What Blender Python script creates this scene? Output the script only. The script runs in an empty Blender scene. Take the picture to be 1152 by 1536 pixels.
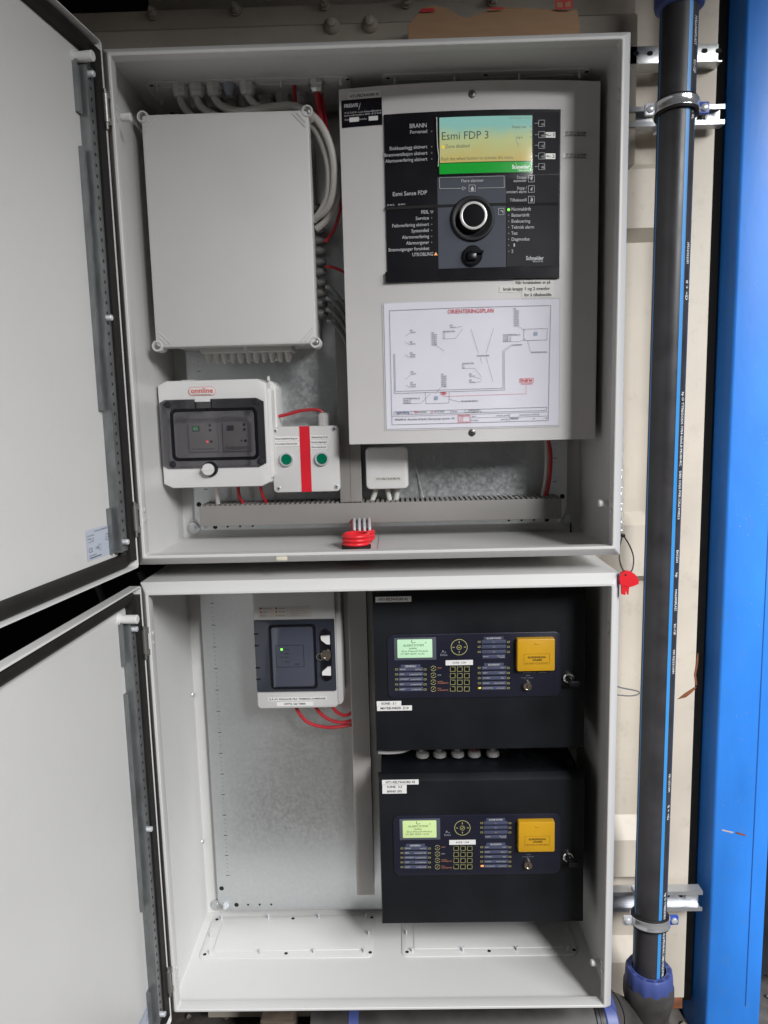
import bpy, bmesh, math, random
from mathutils import Vector, Matrix
R = math.radians
random.seed(7)
SC = bpy.context.scene
COL = SC.collection

# ------------------------------------------------------------------ camera
CX, CY, CZ, YAW, PITCH, ROLL, FPX = .0315, -1.1617, .2413, -.0167, -.1358, -.0242, 1085.8
def cam_axes():
    cy, sy, cp, sp = math.cos(YAW), math.sin(YAW), math.cos(PITCH), math.sin(PITCH)
    f = Vector((sy*cp, cy*cp, sp)); r = Vector((cy, -sy, 0)); u = r.cross(f)
    return r*math.cos(ROLL)+u*math.sin(ROLL), u*math.cos(ROLL)-r*math.sin(ROLL), f
CR, CU, CF = cam_axes()
cd = bpy.data.cameras.new('camera'); cam = bpy.data.objects.new('camera', cd); COL.objects.link(cam)
cd.sensor_fit = 'VERTICAL'; cd.sensor_height = 24; cd.lens = 24*FPX/1536; cd.clip_start = .02; cd.clip_end = 500
m = Matrix((CR, CU, -CF)).transposed().to_4x4(); m.translation = (CX, CY, CZ); cam.matrix_world = m
SC.camera = cam
# ------------------------------------------------------------------ light
# the cabinets stand under a container roof; daylight reaches them through a tall opening in front and to the right
w = bpy.data.worlds.new('World'); SC.world = w; w.use_nodes = True
bg = w.node_tree.nodes['Background']; bg.inputs[0].default_value = (.86, .93, 1.0, 1); bg.inputs[1].default_value = .042
def opening(name, az, dist, width, z0, z1, power, col):
    """a tall patch of daylight, az degrees to the right of straight ahead of the cabinets"""
    l = bpy.data.lights.new(name, 'AREA'); l.shape = 'RECTANGLE'; l.size = width; l.size_y = z1-z0; l.energy = power; l.color = col
    o = bpy.data.objects.new(name, l); COL.objects.link(o)
    o.location = (math.sin(R(az))*dist, -math.cos(R(az))*dist, (z0+z1)/2)
    o.rotation_euler = Vector((-math.sin(R(az)), math.cos(R(az)), 0)).to_track_quat('-Z', 'Y').to_euler()
opening('daylight_opening', 28.5, 4.0, .62, 1.5, 4.0, 345.0, (.985, .99, 1.0))
opening('daylight_beside', 47.0, 4.0, 2.0, 1.5, 4.0, 210.0, (.985, .99, 1.0))
vs = SC.view_settings; vs.view_transform = 'Standard'; vs.look = 'None'; vs.exposure = 0.0; vs.gamma = 1; vs.use_curve_mapping = False

# ------------------------------------------------------------------ measuring aids
def at(px, py, Y):
    """point of the plane y=Y measured at photo position (px, py)"""
    d = CF + CR*((px-576)/FPX) - CU*((py-768)/FPX)
    t = (Y-CY)/d.y
    return Vector((CX+t*d.x, Y, CZ+t*d.z))
PXM = .00116       # metres per photo pixel on the equipment fronts

# ------------------------------------------------------------------ materials
MAT = {}
def mat(name, col, rough=.5, metal=0.0, var=.05, vscale=9, bump=0.0, bscale=400, spec=.5, dirt=0.0, dirtcol=(.12,.1,.08), coat=0, emit=None, estr=1, stretch=None):
    if name in MAT: return MAT[name]
    m = bpy.data.materials.new(name); m.use_nodes = True; n = m.node_tree; b = n.nodes['Principled BSDF']; L = n.links.new
    b.inputs['Roughness'].default_value = rough; b.inputs['Metallic'].default_value = metal
    b.inputs['Specular IOR Level'].default_value = spec; b.inputs['Coat Weight'].default_value = coat
    tc = n.nodes.new('ShaderNodeTexCoord'); src = tc.outputs['Object']
    if stretch:
        mp = n.nodes.new('ShaderNodeMapping'); mp.inputs['Scale'].default_value = stretch; L(src, mp.inputs[0]); src = mp.outputs[0]
    no = n.nodes.new('ShaderNodeTexNoise'); no.inputs['Scale'].default_value = vscale; no.inputs['Detail'].default_value = 5; L(src, no.inputs['Vector'])
    mr = n.nodes.new('ShaderNodeMapRange'); mr.inputs[1].default_value = .3; mr.inputs[2].default_value = .7
    mr.inputs[3].default_value = 1-var; mr.inputs[4].default_value = 1+var; L(no.outputs[0], mr.inputs[0])
    mx = n.nodes.new('ShaderNodeMix'); mx.data_type = 'RGBA'; mx.blend_type = 'MULTIPLY'; mx.inputs[0].default_value = 1
    mx.inputs[6].default_value = (*col, 1); L(mr.outputs[0], mx.inputs[7]); out = mx.outputs[2]
    if dirt:
        n2 = n.nodes.new('ShaderNodeTexNoise'); n2.inputs['Scale'].default_value = 26; n2.inputs['Detail'].default_value = 9; n2.inputs['Roughness'].default_value = .7
        L(tc.outputs['Object'], n2.inputs['Vector'])
        r2 = n.nodes.new('ShaderNodeMapRange'); r2.inputs[1].default_value = .56; r2.inputs[2].default_value = .78; r2.inputs[4].default_value = dirt; L(n2.outputs[0], r2.inputs[0])
        m2 = n.nodes.new('ShaderNodeMix'); m2.data_type = 'RGBA'; L(r2.outputs[0], m2.inputs[0]); L(out, m2.inputs[6]); m2.inputs[7].default_value = (*dirtcol, 1); out = m2.outputs[2]
    L(out, b.inputs['Base Color'])
    rr = n.nodes.new('ShaderNodeMapRange'); rr.inputs[1].default_value = .3; rr.inputs[2].default_value = .7; rr.inputs[3].default_value = max(.02, rough-.06); rr.inputs[4].default_value = min(1, rough+.06)
    L(no.outputs[0], rr.inputs[0]); L(rr.outputs[0], b.inputs['Roughness'])
    if bump:
        nb = n.nodes.new('ShaderNodeTexNoise'); nb.inputs['Scale'].default_value = bscale; nb.inputs['Detail'].default_value = 2; L(src, nb.inputs['Vector'])
        bp = n.nodes.new('ShaderNodeBump'); bp.inputs['Strength'].default_value = bump; bp.inputs['Distance'].default_value = .001; L(nb.outputs[0], bp.inputs['Height']); L(bp.outputs[0], b.inputs['Normal'])
    if emit:
        b.inputs['Emission Color'].default_value = (*emit, 1); b.inputs['Emission Strength'].default_value = estr
    MAT[name] = m; return m

PAINT = mat('light_grey_powder_coat', (.615,.61,.60), .38, var=.035, vscale=2.6, bump=.08, bscale=700, dirt=.075, dirtcol=(.3,.27,.22))
GALV = mat('galvanised_steel', (.62,.64,.64), .34, .88, var=.04, vscale=150)
GALVB = mat('bright_zinc', (.68,.70,.73), .34, .45, var=.12, vscale=60)
RAIL = mat('dull_zinc_rail', (.20,.207,.21), .36, .6, var=.22, vscale=70, stretch=(1,1,.4))
ABS = mat('light_grey_plastic', (.57,.56,.545), .45, var=.02, bump=.03, bscale=700)
ABSW = mat('off_white_plastic', (.66,.655,.64), .38, var=.02, bump=.02, bscale=700)
DUCT = mat('grey_duct_plastic', (.215,.203,.19), .5, var=.04)
DUCTL = mat('pale_duct_plastic', (.42,.395,.38), .5, var=.04)
FPW = mat('white_grey_panel_paint', (.60,.575,.57), .42, var=.02, bump=.04, bscale=800)
BLK = mat('black_powder_coat', (.0075,.0085,.011), .45, var=.25, bump=.12, bscale=700, spec=.28, dirt=.05, dirtcol=(.035,.035,.036))
BLKP = mat('black_plastic', (.008,.008,.010), .38, var=.1, spec=.3)
BLKG = mat('black_gloss_plastic', (.006,.006,.009), .28, var=.1, spec=.25)
NAVY = mat('dark_navy_membrane', (.011,.012,.024), .34, var=.1)
SLATE = mat('slate_grey_plastic', (.075,.083,.105), .55, var=.05, spec=.2)
CHAR = mat('charcoal_plastic', (.022,.022,.027), .55, var=.1, spec=.15)
RUB = mat('black_rubber_gasket', (.015,.0135,.013), .62, var=.25, vscale=30, bump=.2, bscale=200, spec=.3)
REDC = mat('red_cable_sheath', (.40,.016,.024), .4, var=.08)  # red lowered to stand in for shade over the cable runs
REDP = mat('red_plastic', (.72,.02,.03), .35, var=.05)
REDT = mat('red_tape', (.62,.006,.02), .45, var=.05)
CABG = mat('grey_cable_sheath', (.50,.48,.45), .48, var=.06)
CABD = mat('dark_grey_cable', (.16,.165,.17), .5, var=.08)
GREEN = mat('green_button_plastic', (.0,.15,.075), .2, var=.1, coat=.5)
YEL = mat('yellow_flap_plastic', (.56,.30,.012), .35, var=.06)
CHROME = mat('chrome', (.75,.74,.72), .12, 1.0, var=.05)
BRASSY = mat('dull_lock_brass', (.52,.47,.40), .25, 1.0, var=.1)
WHT = mat('white_label', (.74,.73,.71), .5, var=.03)
PAPER = mat('laminated_paper', (.74,.73,.80), .22, var=.015, vscale=20)
INK = mat('black_ink', (.02,.02,.022), .5)
INKG = mat('grey_ink', (.10,.10,.12), .5)
INKR = mat('red_ink', (.62,.03,.04), .5)
WINK = mat('white_print', (.52,.52,.53), .5)
GINK = mat('grey_print', (.20,.21,.25), .5)
YINK = mat('yellow_print', (.42,.40,.16), .5)
OINK = mat('orange_print', (.55,.22,.12), .5)
STRIP = mat('blue_grey_label_strip', (.060,.068,.115), .4)
BEIGE = mat('cream_container_paint', (.61,.55,.465), .55, var=.08, vscale=7, bump=.12, bscale=60, dirt=.34, dirtcol=(.26,.22,.17))
BROWN = mat('brownish_beam_paint', (.46,.41,.345), .55, var=.08, vscale=10, dirt=.2, dirtcol=(.16,.13,.1))
BLUE = mat('blue_container_paint', (.034,.25,.84), .46, var=.14, vscale=9, bump=.25, bscale=70, dirt=.42, dirtcol=(.09,.24,.52), stretch=(1,1,.35))
PIPE = mat('black_polyethylene', (.042,.040,.043), .38, var=.25, vscale=18, dirt=.10, dirtcol=(.10,.09,.09))
PIPEB = mat('blue_pipe_stripe', (.05,.30,.72), .4, var=.05)
CPB = mat('blue_coupling_nut', (.065,.095,.30), .42, var=.1, dirt=.15)
CPK = mat('dusty_black_coupling', (.05,.046,.044), .55, var=.35, vscale=20, dirt=.35, dirtcol=(.16,.14,.13))
CARD = mat('brown_cardboard', (.42,.26,.15), .85, var=.06, vscale=20, stretch=(1,1,6))
DARK = mat('interior_shade_black', (.020,.020,.021), .7, var=.2)
GND = mat('gritty_ground', (.125,.112,.098), .95, var=.4, vscale=30, bump=.8, bscale=90, dirt=.5, dirtcol=(.05,.045,.04))
ROOFM = mat('roof_sheet', (.12,.11,.10), .7, var=.1)
RUST = mat('rust', (.22,.075,.03), .8, var=.4, vscale=40)
LEDOFF = mat('unlit_led', (.10,.12,.07), .3)
HOLE = mat('dark_hole', (.008,.008,.008), .8)
BLUEP = mat('blue_clip_plastic', (.04,.09,.42), .35)
GLOW_G = mat('green_led', (.1,.6,.1), .4, emit=(.25,1,.05), estr=1.5)
GLOW_R = mat('red_led', (.6,.05,.1), .4, emit=(1,.05,.12), estr=1.6)
GLOW_Y = mat('yellow_led', (.6,.5,.05), .4, emit=(1,.62,.04), estr=.55)
GLOW_O = mat('orange_led', (.6,.3,.1), .4, emit=(1,.36,.12), estr=.55)
SEG = mat('green_segments', (.1,.4,.2), .4, emit=(.22,.85,.38), estr=.55)

def smoked():
    m = bpy.data.materials.new('smoked_polycarbonate'); m.use_nodes = True; n = m.node_tree; n.nodes.clear(); L = n.links.new
    o = n.nodes.new('ShaderNodeOutputMaterial'); t = n.nodes.new('ShaderNodeBsdfTransparent'); t.inputs[0].default_value = (.86,.85,.86,1)
    g = n.nodes.new('ShaderNodeBsdfGlossy'); g.inputs['Roughness'].default_value = .07; g.inputs[0].default_value = (.9,.9,.9,1)
    d = n.nodes.new('ShaderNodeBsdfDiffuse'); d.inputs[0].default_value = (.075,.075,.085,1)
    x = n.nodes.new('ShaderNodeMixShader'); x.inputs[0].default_value = .22; L(t.outputs[0], x.inputs[1]); L(d.outputs[0], x.inputs[2])
    f = n.nodes.new('ShaderNodeFresnel'); f.inputs[0].default_value = 1.5
    y = n.nodes.new('ShaderNodeMixShader'); L(f.outputs[0], y.inputs[0]); L(x.outputs[0], y.inputs[1]); L(g.outputs[0], y.inputs[2]); L(y.outputs[0], o.inputs[0])
    return m
SMOKE = smoked()
def film():
    m = bpy.data.materials.new('clear_plastic_film'); m.use_nodes = True; n = m.node_tree; n.nodes.clear(); L = n.links.new
    o = n.nodes.new('ShaderNodeOutputMaterial'); t = n.nodes.new('ShaderNodeBsdfTransparent'); t.inputs[0].default_value = (.93,.93,.93,1)
    g = n.nodes.new('ShaderNodeBsdfGlossy'); g.inputs['Roughness'].default_value = .12
    y = n.nodes.new('ShaderNodeMixShader'); y.inputs[0].default_value = .04; L(t.outputs[0], y.inputs[1]); L(g.outputs[0], y.inputs[2]); L(y.outputs[0], o.inputs[0])
    return m
FILM = film()
def screen_mat():
    """what the colour display shows: a pale teal to yellow picture"""
    m = bpy.data.materials.new('colour_display_picture'); m.use_nodes = True; n = m.node_tree; b = n.nodes['Principled BSDF']; L = n.links.new
    tc = n.nodes.new('ShaderNodeTexCoord'); sp = n.nodes.new('ShaderNodeSeparateXYZ'); L(tc.outputs['Generated'], sp.inputs[0])
    no = n.nodes.new('ShaderNodeTexNoise'); no.inputs['Scale'].default_value = 3; L(tc.outputs['Generated'], no.inputs['Vector'])
    ad = n.nodes.new('ShaderNodeMath'); ad.operation = 'MULTIPLY_ADD'; ad.inputs[1].default_value = .35; L(no.outputs[0], ad.inputs[0]); L(sp.outputs[2], ad.inputs[2])
    cr = n.nodes.new('ShaderNodeValToRGB'); L(ad.outputs[0], cr.inputs[0])
    e = cr.color_ramp.elements; e[0].position = .2; e[0].color = (.62,.50,.16,1); e[1].position = 1.12; e[1].color = (.27,.56,.50,1)
    k = cr.color_ramp.elements.new(.62); k.color = (.55,.60,.28,1)
    b.inputs['Base Color'].default_value = (.02,.02,.02,1); b.inputs['Roughness'].default_value = .15
    L(cr.outputs[0], b.inputs['Emission Color']); b.inputs['Emission Strength'].default_value = .82
    return m
SCREEN = screen_mat()
SCRG = mat('green_display_bar', (.01,.02,.01), .2, emit=(.0,.35,.025), estr=.85)
LCDG = mat('green_lcd_backlight', (.3,.4,.3), .25, emit=(.42,.72,.42), estr=.62)
LCDY = mat('yellow_green_lcd_backlight', (.3,.4,.2), .25, emit=(.52,.62,.26), estr=.62)

# ------------------------------------------------------------------ mesh helpers
class B:
    def __init__(s): s.v = []; s.f = []
    def add(s, vs, fs):
        o = len(s.v); s.v += [tuple(p) for p in vs]; s.f += [tuple(i+o for i in f) for f in fs]; return s
    def box(s, x0, x1, y0, y1, z0, z1):
        return s.add([(x,y,z) for x in (x0,x1) for y in (y0,y1) for z in (z0,z1)],
                     [(0,1,3,2),(4,6,7,5),(0,4,5,1),(2,3,7,6),(0,2,6,4),(1,5,7,3)])
    def loops(s, loops, cap0=False, cap1=False):
        n = len(loops[0]); vs = [p for l in loops for p in l]; fs = []
        for i in range(len(loops)-1):
            for j in range(n):
                k = (j+1) % n; fs.append((i*n+j, i*n+k, (i+1)*n+k, (i+1)*n+j))
        if cap0: fs.append(tuple(range(n))[::-1])
        if cap1: fs.append(tuple(range((len(loops)-1)*n, len(loops)*n)))
        return s.add(vs, fs)
    def rbox(s, x0, x1, z0, z1, y0, y1, r=.004, c=.0015, seg=4, back=True):
        """rounded plate or box facing -y, front at y0, back at y1"""
        def lp(d, y): return [(x, y, z) for x, z in rrect(x0+d, x1-d, z0+d, z1-d, max(r-d, .0003), seg)]
        if c > 0: L = [lp(c, y0), lp(c*.3, y0+c*.3), lp(0, y0+c), lp(0, y1)]
        else: L = [lp(0, y0), lp(0, y1)]
        return s.loops(L, True, back)
    def cyl(s, p0, p1, r0, r1=None, n=16, cap=True, ch=0):
        p0, p1 = Vector(p0), Vector(p1); r1 = r0 if r1 is None else r1
        a = (p1-p0).normalized(); t = Vector((0,0,1)) if abs(a.z) < .9 else Vector((1,0,0)); u = a.cross(t).normalized(); v = a.cross(u)
        ring = lambda c, r: [c+(u*math.cos(2*math.pi*i/n)+v*math.sin(2*math.pi*i/n))*r for i in range(n)]
        L = [ring(p0, r0), ring(p1, r1)] if not ch else [ring(p0, r0), ring(p1-a*ch, r1), ring(p1, r1-ch)]
        return s.loops(L, cap, cap)
    def lathe(s, prof, c, axis=(0,-1,0), n=24, cap=True):
        c = Vector(c); a = Vector(axis).normalized(); t = Vector((0,0,1)) if abs(a.z) < .9 else Vector((1,0,0)); u = a.cross(t).normalized(); v = a.cross(u)
        L = [[c+a*h+(u*math.cos(2*math.pi*i/n)+v*math.sin(2*math.pi*i/n))*r for i in range(n)] for r, h in prof]
        return s.loops(L, cap, cap)
    def tube(s, pts, r, n=10, sub=6):
        P = smooth(pts, sub); prev = None; L = []
        for i, p in enumerate(P):
            a = (P[min(i+1, len(P)-1)]-P[max(i-1, 0)]).normalized()
            if prev is None:
                t = Vector((0,0,1)) if abs(a.z) < .9 else Vector((1,0,0)); u = a.cross(t).normalized()
            else: u = (prev-a*prev.dot(a)).normalized()
            prev = u; v = a.cross(u)
            L.append([p+(u*math.cos(2*math.pi*j/n)+v*math.sin(2*math.pi*j/n))*r for j in range(n)])
        return s.loops(L, True, True)
    def poly(s, pts, y0, y1):
        """outline in x,z given thickness from y0 to y1"""
        return s.loops([[(x, y0, z) for x, z in pts], [(x, y1, z) for x, z in pts]], True, True)
    def line(s, p, q, wd, y):
        p, q = Vector(p), Vector(q); d = (q-p); d.normalize() if d.length else None; nn = Vector((-d[1], d[0]))*wd/2
        c = [p+nn, q+nn, q-nn, p-nn]
        return s.add([(a[0], y, a[1]) for a in c], [(0,1,2,3)])
    def frame(s, x0, x1, z0, z1, wd, y):
        for a, b in (((x0,z0),(x1,z0)), ((x1,z0),(x1,z1)), ((x1,z1),(x0,z1)), ((x0,z1),(x0,z0))): s.line(a, b, wd, y)
        return s
    def build(s, name, m, parent=None, T=None, ang=35):
        me = bpy.data.meshes.new(name)
        me.from_pydata([T(*p) for p in s.v] if T else s.v, [], s.f)
        bm = bmesh.new(); bm.from_mesh(me); bmesh.ops.recalc_face_normals(bm, faces=bm.faces); bm.to_mesh(me); bm.free()
        me.polygons.foreach_set('use_smooth', [True]*len(me.polygons)); me.set_sharp_from_angle(angle=R(ang))
        me.materials.append(m)
        o = bpy.data.objects.new(name, me); COL.objects.link(o)
        if parent: child(o, parent)
        return o
def child(o, parent):
    o.parent = parent; o.matrix_parent_inverse = Matrix.Translation(parent_origin(parent)).inverted()
def parent_origin(p):
    v = p.location.copy(); 
    while p.parent: p = p.parent; break
    return v if p.type == 'EMPTY' and v.length else Vector((0,0,0)) if p.type != 'EMPTY' else v
def smooth(pts, sub):
    P = [Vector(p) for p in pts]
    if len(P) < 3 or sub < 2: return P
    out = []
    for i in range(len(P)-1):
        a, b, c, d = P[max(i-1,0)], P[i], P[i+1], P[min(i+2, len(P)-1)]
        for k in range(sub):
            t = k/sub; out.append(.5*((2*b)+(c-a)*t+(2*a-5*b+4*c-d)*t*t+(3*b-a-3*c+d)*t**3))
    return out+[P[-1]]
def rrect(x0, x1, z0, z1, r, seg=4):
    r = min(r, (x1-x0)/2-1e-5, (z1-z0)/2-1e-5); o = []
    for cx, cz, a0 in ((x1-r, z1-r, 0), (x0+r, z1-r, 90), (x0+r, z0+r, 180), (x1-r, z0+r, 270)):
        for k in range(seg+1):
            a = R(a0+90*k/seg); o.append((cx+r*math.cos(a), cz+r*math.sin(a)))
    return o
def thing(name, label, cat, loc, group=None):
    o = bpy.data.objects.new(name, None); COL.objects.link(o); o.location = loc; o.empty_display_size = .05
    return tag(o, label, cat, group)
def tag(o, label, cat, group=None):
    o['label'] = label; o['category'] = cat
    if group: o['group'] = group
    return o
def struct(o): o['kind'] = 'structure'; return o
_tc = {}
def text_mesh(s, size, align, bold):
    k = (s, round(size, 5), align, bold)
    if k not in _tc:
        c = bpy.data.curves.new('t', 'FONT'); c.body = s; c.size = size; c.align_x = align; c.align_y = 'CENTER'; c.resolution_u = 2; c.offset = bold*size
        o = bpy.data.objects.new('t', c); me = bpy.data.meshes.new_from_object(o)
        _tc[k] = ([v.co.copy() for v in me.vertices], [tuple(p.vertices) for p in me.polygons])
        bpy.data.objects.remove(o); bpy.data.curves.remove(c); bpy.data.meshes.remove(me)
    return _tc[k]
def put_text(b, s, x, y, z, h, align='LEFT', bold=.0, width=None, yf=None, rot=0, italic=0):
    """letters lying on a front that faces -y; h is the height of a capital, width stretches the line to a length"""
    vs, fs = text_mesh(s, h/.69, align, bold)
    sx = 1
    if width:
        w0 = max(v.x for v in vs)-min(v.x for v in vs); sx = width/w0 if w0 else 1
    ca, sa = math.cos(rot), math.sin(rot); out = []
    for v in vs:
        a, c = v.x*sx+italic*v.y, v.y; xx, zz = x+a*ca-c*sa, z+a*sa+c*ca
        out.append((xx, yf(xx) if yf else y, zz))
    b.add(out, fs); return b
def screw(parent, p, r=.004, axis=(0,-1,0), m=None, name='screw', cross=True, hgt=.0016):
    b = B().lathe([(r, 0), (r, hgt*.6), (r*.8, hgt)], p, axis, 14)
    o = b.build(name, m or GALVB, parent)
    if cross and abs(axis[1]) > .9:
        x, y, z = p; k = B(); s = math.sin(.5); c = math.cos(.5); L = r*.62; wd = r*.16
        for (dx, dz) in ((c, s), (-s, c)):
            k.add([(x+dx*L-dz*wd, y-hgt-.0002, z+dz*L+dx*wd), (x-dx*L-dz*wd, y-hgt-.0002, z-dz*L+dx*wd), (x-dx*L+dz*wd, y-hgt-.0002, z-dz*L-dx*wd), (x+dx*L+dz*wd, y-hgt-.0002, z+dz*L-dx*wd)], [(0,1,2,3)])
        k.build('drive_slot', INK, o) if parent is None or parent.parent is None else None
    return o
def gland(parent, p, r=.012, axis=(0,0,-1), m=None, n=6, name='cable_gland'):
    return B().lathe([(r*1.12, 0), (r*1.12, .007), (r, .008), (r, .014), (r*.72, .019), (r*.55, .019)], p, axis, n if n > 6 else 8).build(name, m or ABS, parent, ang=25)

# ================================================================== setting
g = B(); N = 90; rnd = random.Random(3)
gz = {}
for i in range(N+1):
    for j in range(N+1):
        x = -3+6*i/N; y = -3+6*j/N; gz[i, j] = (x, y, -1.19+rnd.uniform(-.010, .010))
g.add([gz[i, j] for i in range(N+1) for j in range(N+1)], [(i*(N+1)+j, (i+1)*(N+1)+j, (i+1)*(N+1)+j+1, i*(N+1)+j+1) for i in range(N) for j in range(N)])
far = B().box(-60, 60, -60, 60, -1.36, -1.22)
g.add(far.v, far.f)
struct(g.build('ground', GND, ang=180))
struct(B().box(-3.0, 1.25, -1.59, 2.6, 1.26, 1.32).build('roof', ROOFM))
# container inside behind and left of the cabinets; near-black colour stands in for shade
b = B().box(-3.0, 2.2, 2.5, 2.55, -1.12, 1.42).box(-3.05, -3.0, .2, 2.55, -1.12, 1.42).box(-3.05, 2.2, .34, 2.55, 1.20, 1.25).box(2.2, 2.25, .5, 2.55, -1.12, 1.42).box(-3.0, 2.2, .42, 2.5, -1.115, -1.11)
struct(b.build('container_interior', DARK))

# cream corrugated container wall
W0, W1 = .34, .368
prof = [(1.18, W0), (.735, W1), (.720, W1), (.703, W0), (.592, W0), (.570, W1), (.022, W1), (-.004, W0), (-.112, W0), (-.129, W1), (-.667, W1), (-.712, W0), (-.80, W0), (-.815, W1), (-.965, W1), (-1.012, W0), (-1.14, W0)]
prof = [(1.18, W1)]+prof[1:]
wl = thing('container_wall', 'cream painted corrugated steel wall behind the cabinets and the black pipe', 'wall', (.45, W0, -1.12))
b = B(); xs = (-.43, .578)
b.loops([[(x, y, z) for z, y in prof]+[(x, W1+.01, -1.14), (x, W1+.01, 1.18)] for x in xs], True, True)
b.build('corrugated_sheet', BEIGE, wl, ang=20)
b = B().rbox(.580, .666, -1.10, 1.18, W0-.004, W1+.008, .002, .003); b.build('edge_strip', BEIGE, wl)
b = B().rbox(.580, .664, -1.13, -1.101, W0-.001, W1, .002, .002); b.build('rusty_foot', RUST, wl)
# worn rust scratches on the strip
def blob(px, Y, pts):
    return [(at(a, c, Y).x, at(a, c, Y).z) for a, c in pts]
yb = W0-.0046
B().poly(blob(0, yb, [(1016,1049),(1027,1040),(1041,1031),(1045,1031),(1038,1039),(1029,1046)]), yb, yb+.001).build('rust_scar', RUST, wl)
B().poly(blob(0, yb, [(1046,980),(1048,980),(1047,998),(1044,1012),(1046,1027),(1044,1029),(1041,1012),(1044,997)]), yb, yb+.001).build('rust_scar', RUST, wl)
# frayed black door seal along the wall's edge
b = B(); rs = random.Random(5)
zs = [-1.12+2.3*i/160 for i in range(161)]
left = [(.6635+rs.uniform(-.0018, .0018), z) for z in zs]
b.poly(left+[(.688, 1.18), (.688, -1.12)], W0+.012, W0+.034)
tag(b.build('door_seal', mat('dull_black_seal', (.006,.006,.0065), .8, var=.3, vscale=40, bump=.4, bscale=150, spec=.1)), 'frayed black rubber seal strip between cream wall and blue post', 'seal')
# blue post
bp = thing('container_post', 'tall blue painted steel container post at the right edge', 'post', (.73, .28, -1.12))
b = B(); ol = []
PX0, PX1, PY0, PY1, rr = .686, .828, .312, .70, .030
ol += [(PX0, PY0+.060), (PX0+.0195, PY0+.006), (PX0+.0205, PY0+.0035), (PX0+.0225, PY0+.0012), (PX0+.0255, PY0)]
for k in range(5):
    a = R(270+90*k/4); ol.append((PX1-.008+.008*math.cos(a), PY0+.008+.008*math.sin(a)))
ol += [(PX1, PY1), (PX0, PY1)]
b.loops([[(x, y, z) for x, y in ol] for z in (-1.19, 1.6)], True, True); b.build('post_body', BLUE, bp)
b = B(); 
b.box(.792, .794, .3112, .313, -1.10, 1.6); b.build('weld_seam', mat('seam_blue', (.02,.11,.40), .5), bp)
b = B()
for i in range(40):
    x = rs.uniform(.725, .80); z = rs.uniform(-.75, .5); a = rs.uniform(0, 6.3); l = rs.uniform(.0008, .0025); b.line((x, z), (x+l*math.cos(a), z+l*math.sin(a)), .0008, .3115)
b.line((at(1083,1245,.3115).x, at(1083,1245,.3115).z), (at(1100,1249,.3115).x, at(1100,1249,.3115).z), .003, .3115)
b.build('paint_chips', mat('bare_chip', (.62,.5,.46), .6), bp)['kind'] = 'stuff'
b = B().line((at(1104,1249,.3114).x, at(1104,1249,.3114).z), (at(1118,1253,.3114).x, at(1118,1253,.3114).z), .004, .3114); b.build('rust_chip', RUST, bp)
# brown header beam with bolts
hb = thing('header_beam', 'dark beige steel beam with bolt heads running above the upper cabinet', 'beam', (-.1, .30, .82))
b = B(); pr = [(.30, .70), (.30, .962), (.315, .972), (.315, 1.004), (.36, 1.008), (.36, .70)]
b.loops([[(x, y, z) for y, z in pr] for x in (-.72, .50)], True, True); b.build('beam_web', BROWN, hb, ang=20)
def hexbolt(px, py, Y, r):
    p = at(px, py, Y); b = B().lathe([(r*1.25, 0), (r*1.25, .003)], p, n=18); b.lathe([(r, .003), (r, .010), (r*.85, .012)], p, n=6); b.lathe([(r*.55, .012), (r*.5, .02)], p, n=10)
    b.build('bolt_head', BROWN, hb, ang=25)
for px, py in ((230, 21), (354, 15), (487, 7), (610, 4), (740, 2)): hexbolt(px, py, .312, .0085)
def dome(px, py):
    p = at(px, py, .300); B().lathe([(.0155, 0), (.0155, .003), (.013, .009), (.0085, .013), (.008, .018), (.004, .020)], p, n=20).build('dome_bolt', BROWN, hb)
dome(498, 39); dome(555, 37)
# torn cardboard on top of the upper cabinet
yc = .235
ct = [(612,39),(616,36),(622,30),(632,17),(648,13),(672,17),(690,27),(703,29),(715,23),(734,15),(752,13),(770,16),(800,17),(830,16),(858,17),(866,16),(869,30),(870,44)]
pts = [(at(a, c-3, yc).x, at(a, c-3, yc).z) for a, c in ct]
cb = thing('cardboard_piece', 'torn brown cardboard strip with red print lying on the upper cabinet', 'cardboard', (.23, yc, .802))
b = B(); b.loops([[(x, yc+.004*math.sin(x*40)+o, z) for x, z in pts+[(pts[-1][0], .802), (pts[0][0]+.004, .802)]] for o in (0, .004)], True, True)
b.build('corrugated_board', CARD, cb)
b = B(); yy = yc-.0048
def quad(b, px, y): b.add([at(a, c, y) for a, c in px], [tuple(range(len(px)))])
for q_ in ([(629,18),(632,13),(650,12),(653,17)], [(733,14),(736,11),(755,11),(756,14)], [(832,1),(859,0),(859,13),(833,14)]):
    b = B(); quad(b, q_, yy); b.build('red_print', INKR, cb)
b = B(); quad(b, [(835,3),(844,3),(844,11),(836,11)], yy-.0004); quad(b, [(848,3),(856,2),(856,10),(848,11)], yy-.0004); b.build('print_blanks', CARD, cb)

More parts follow.
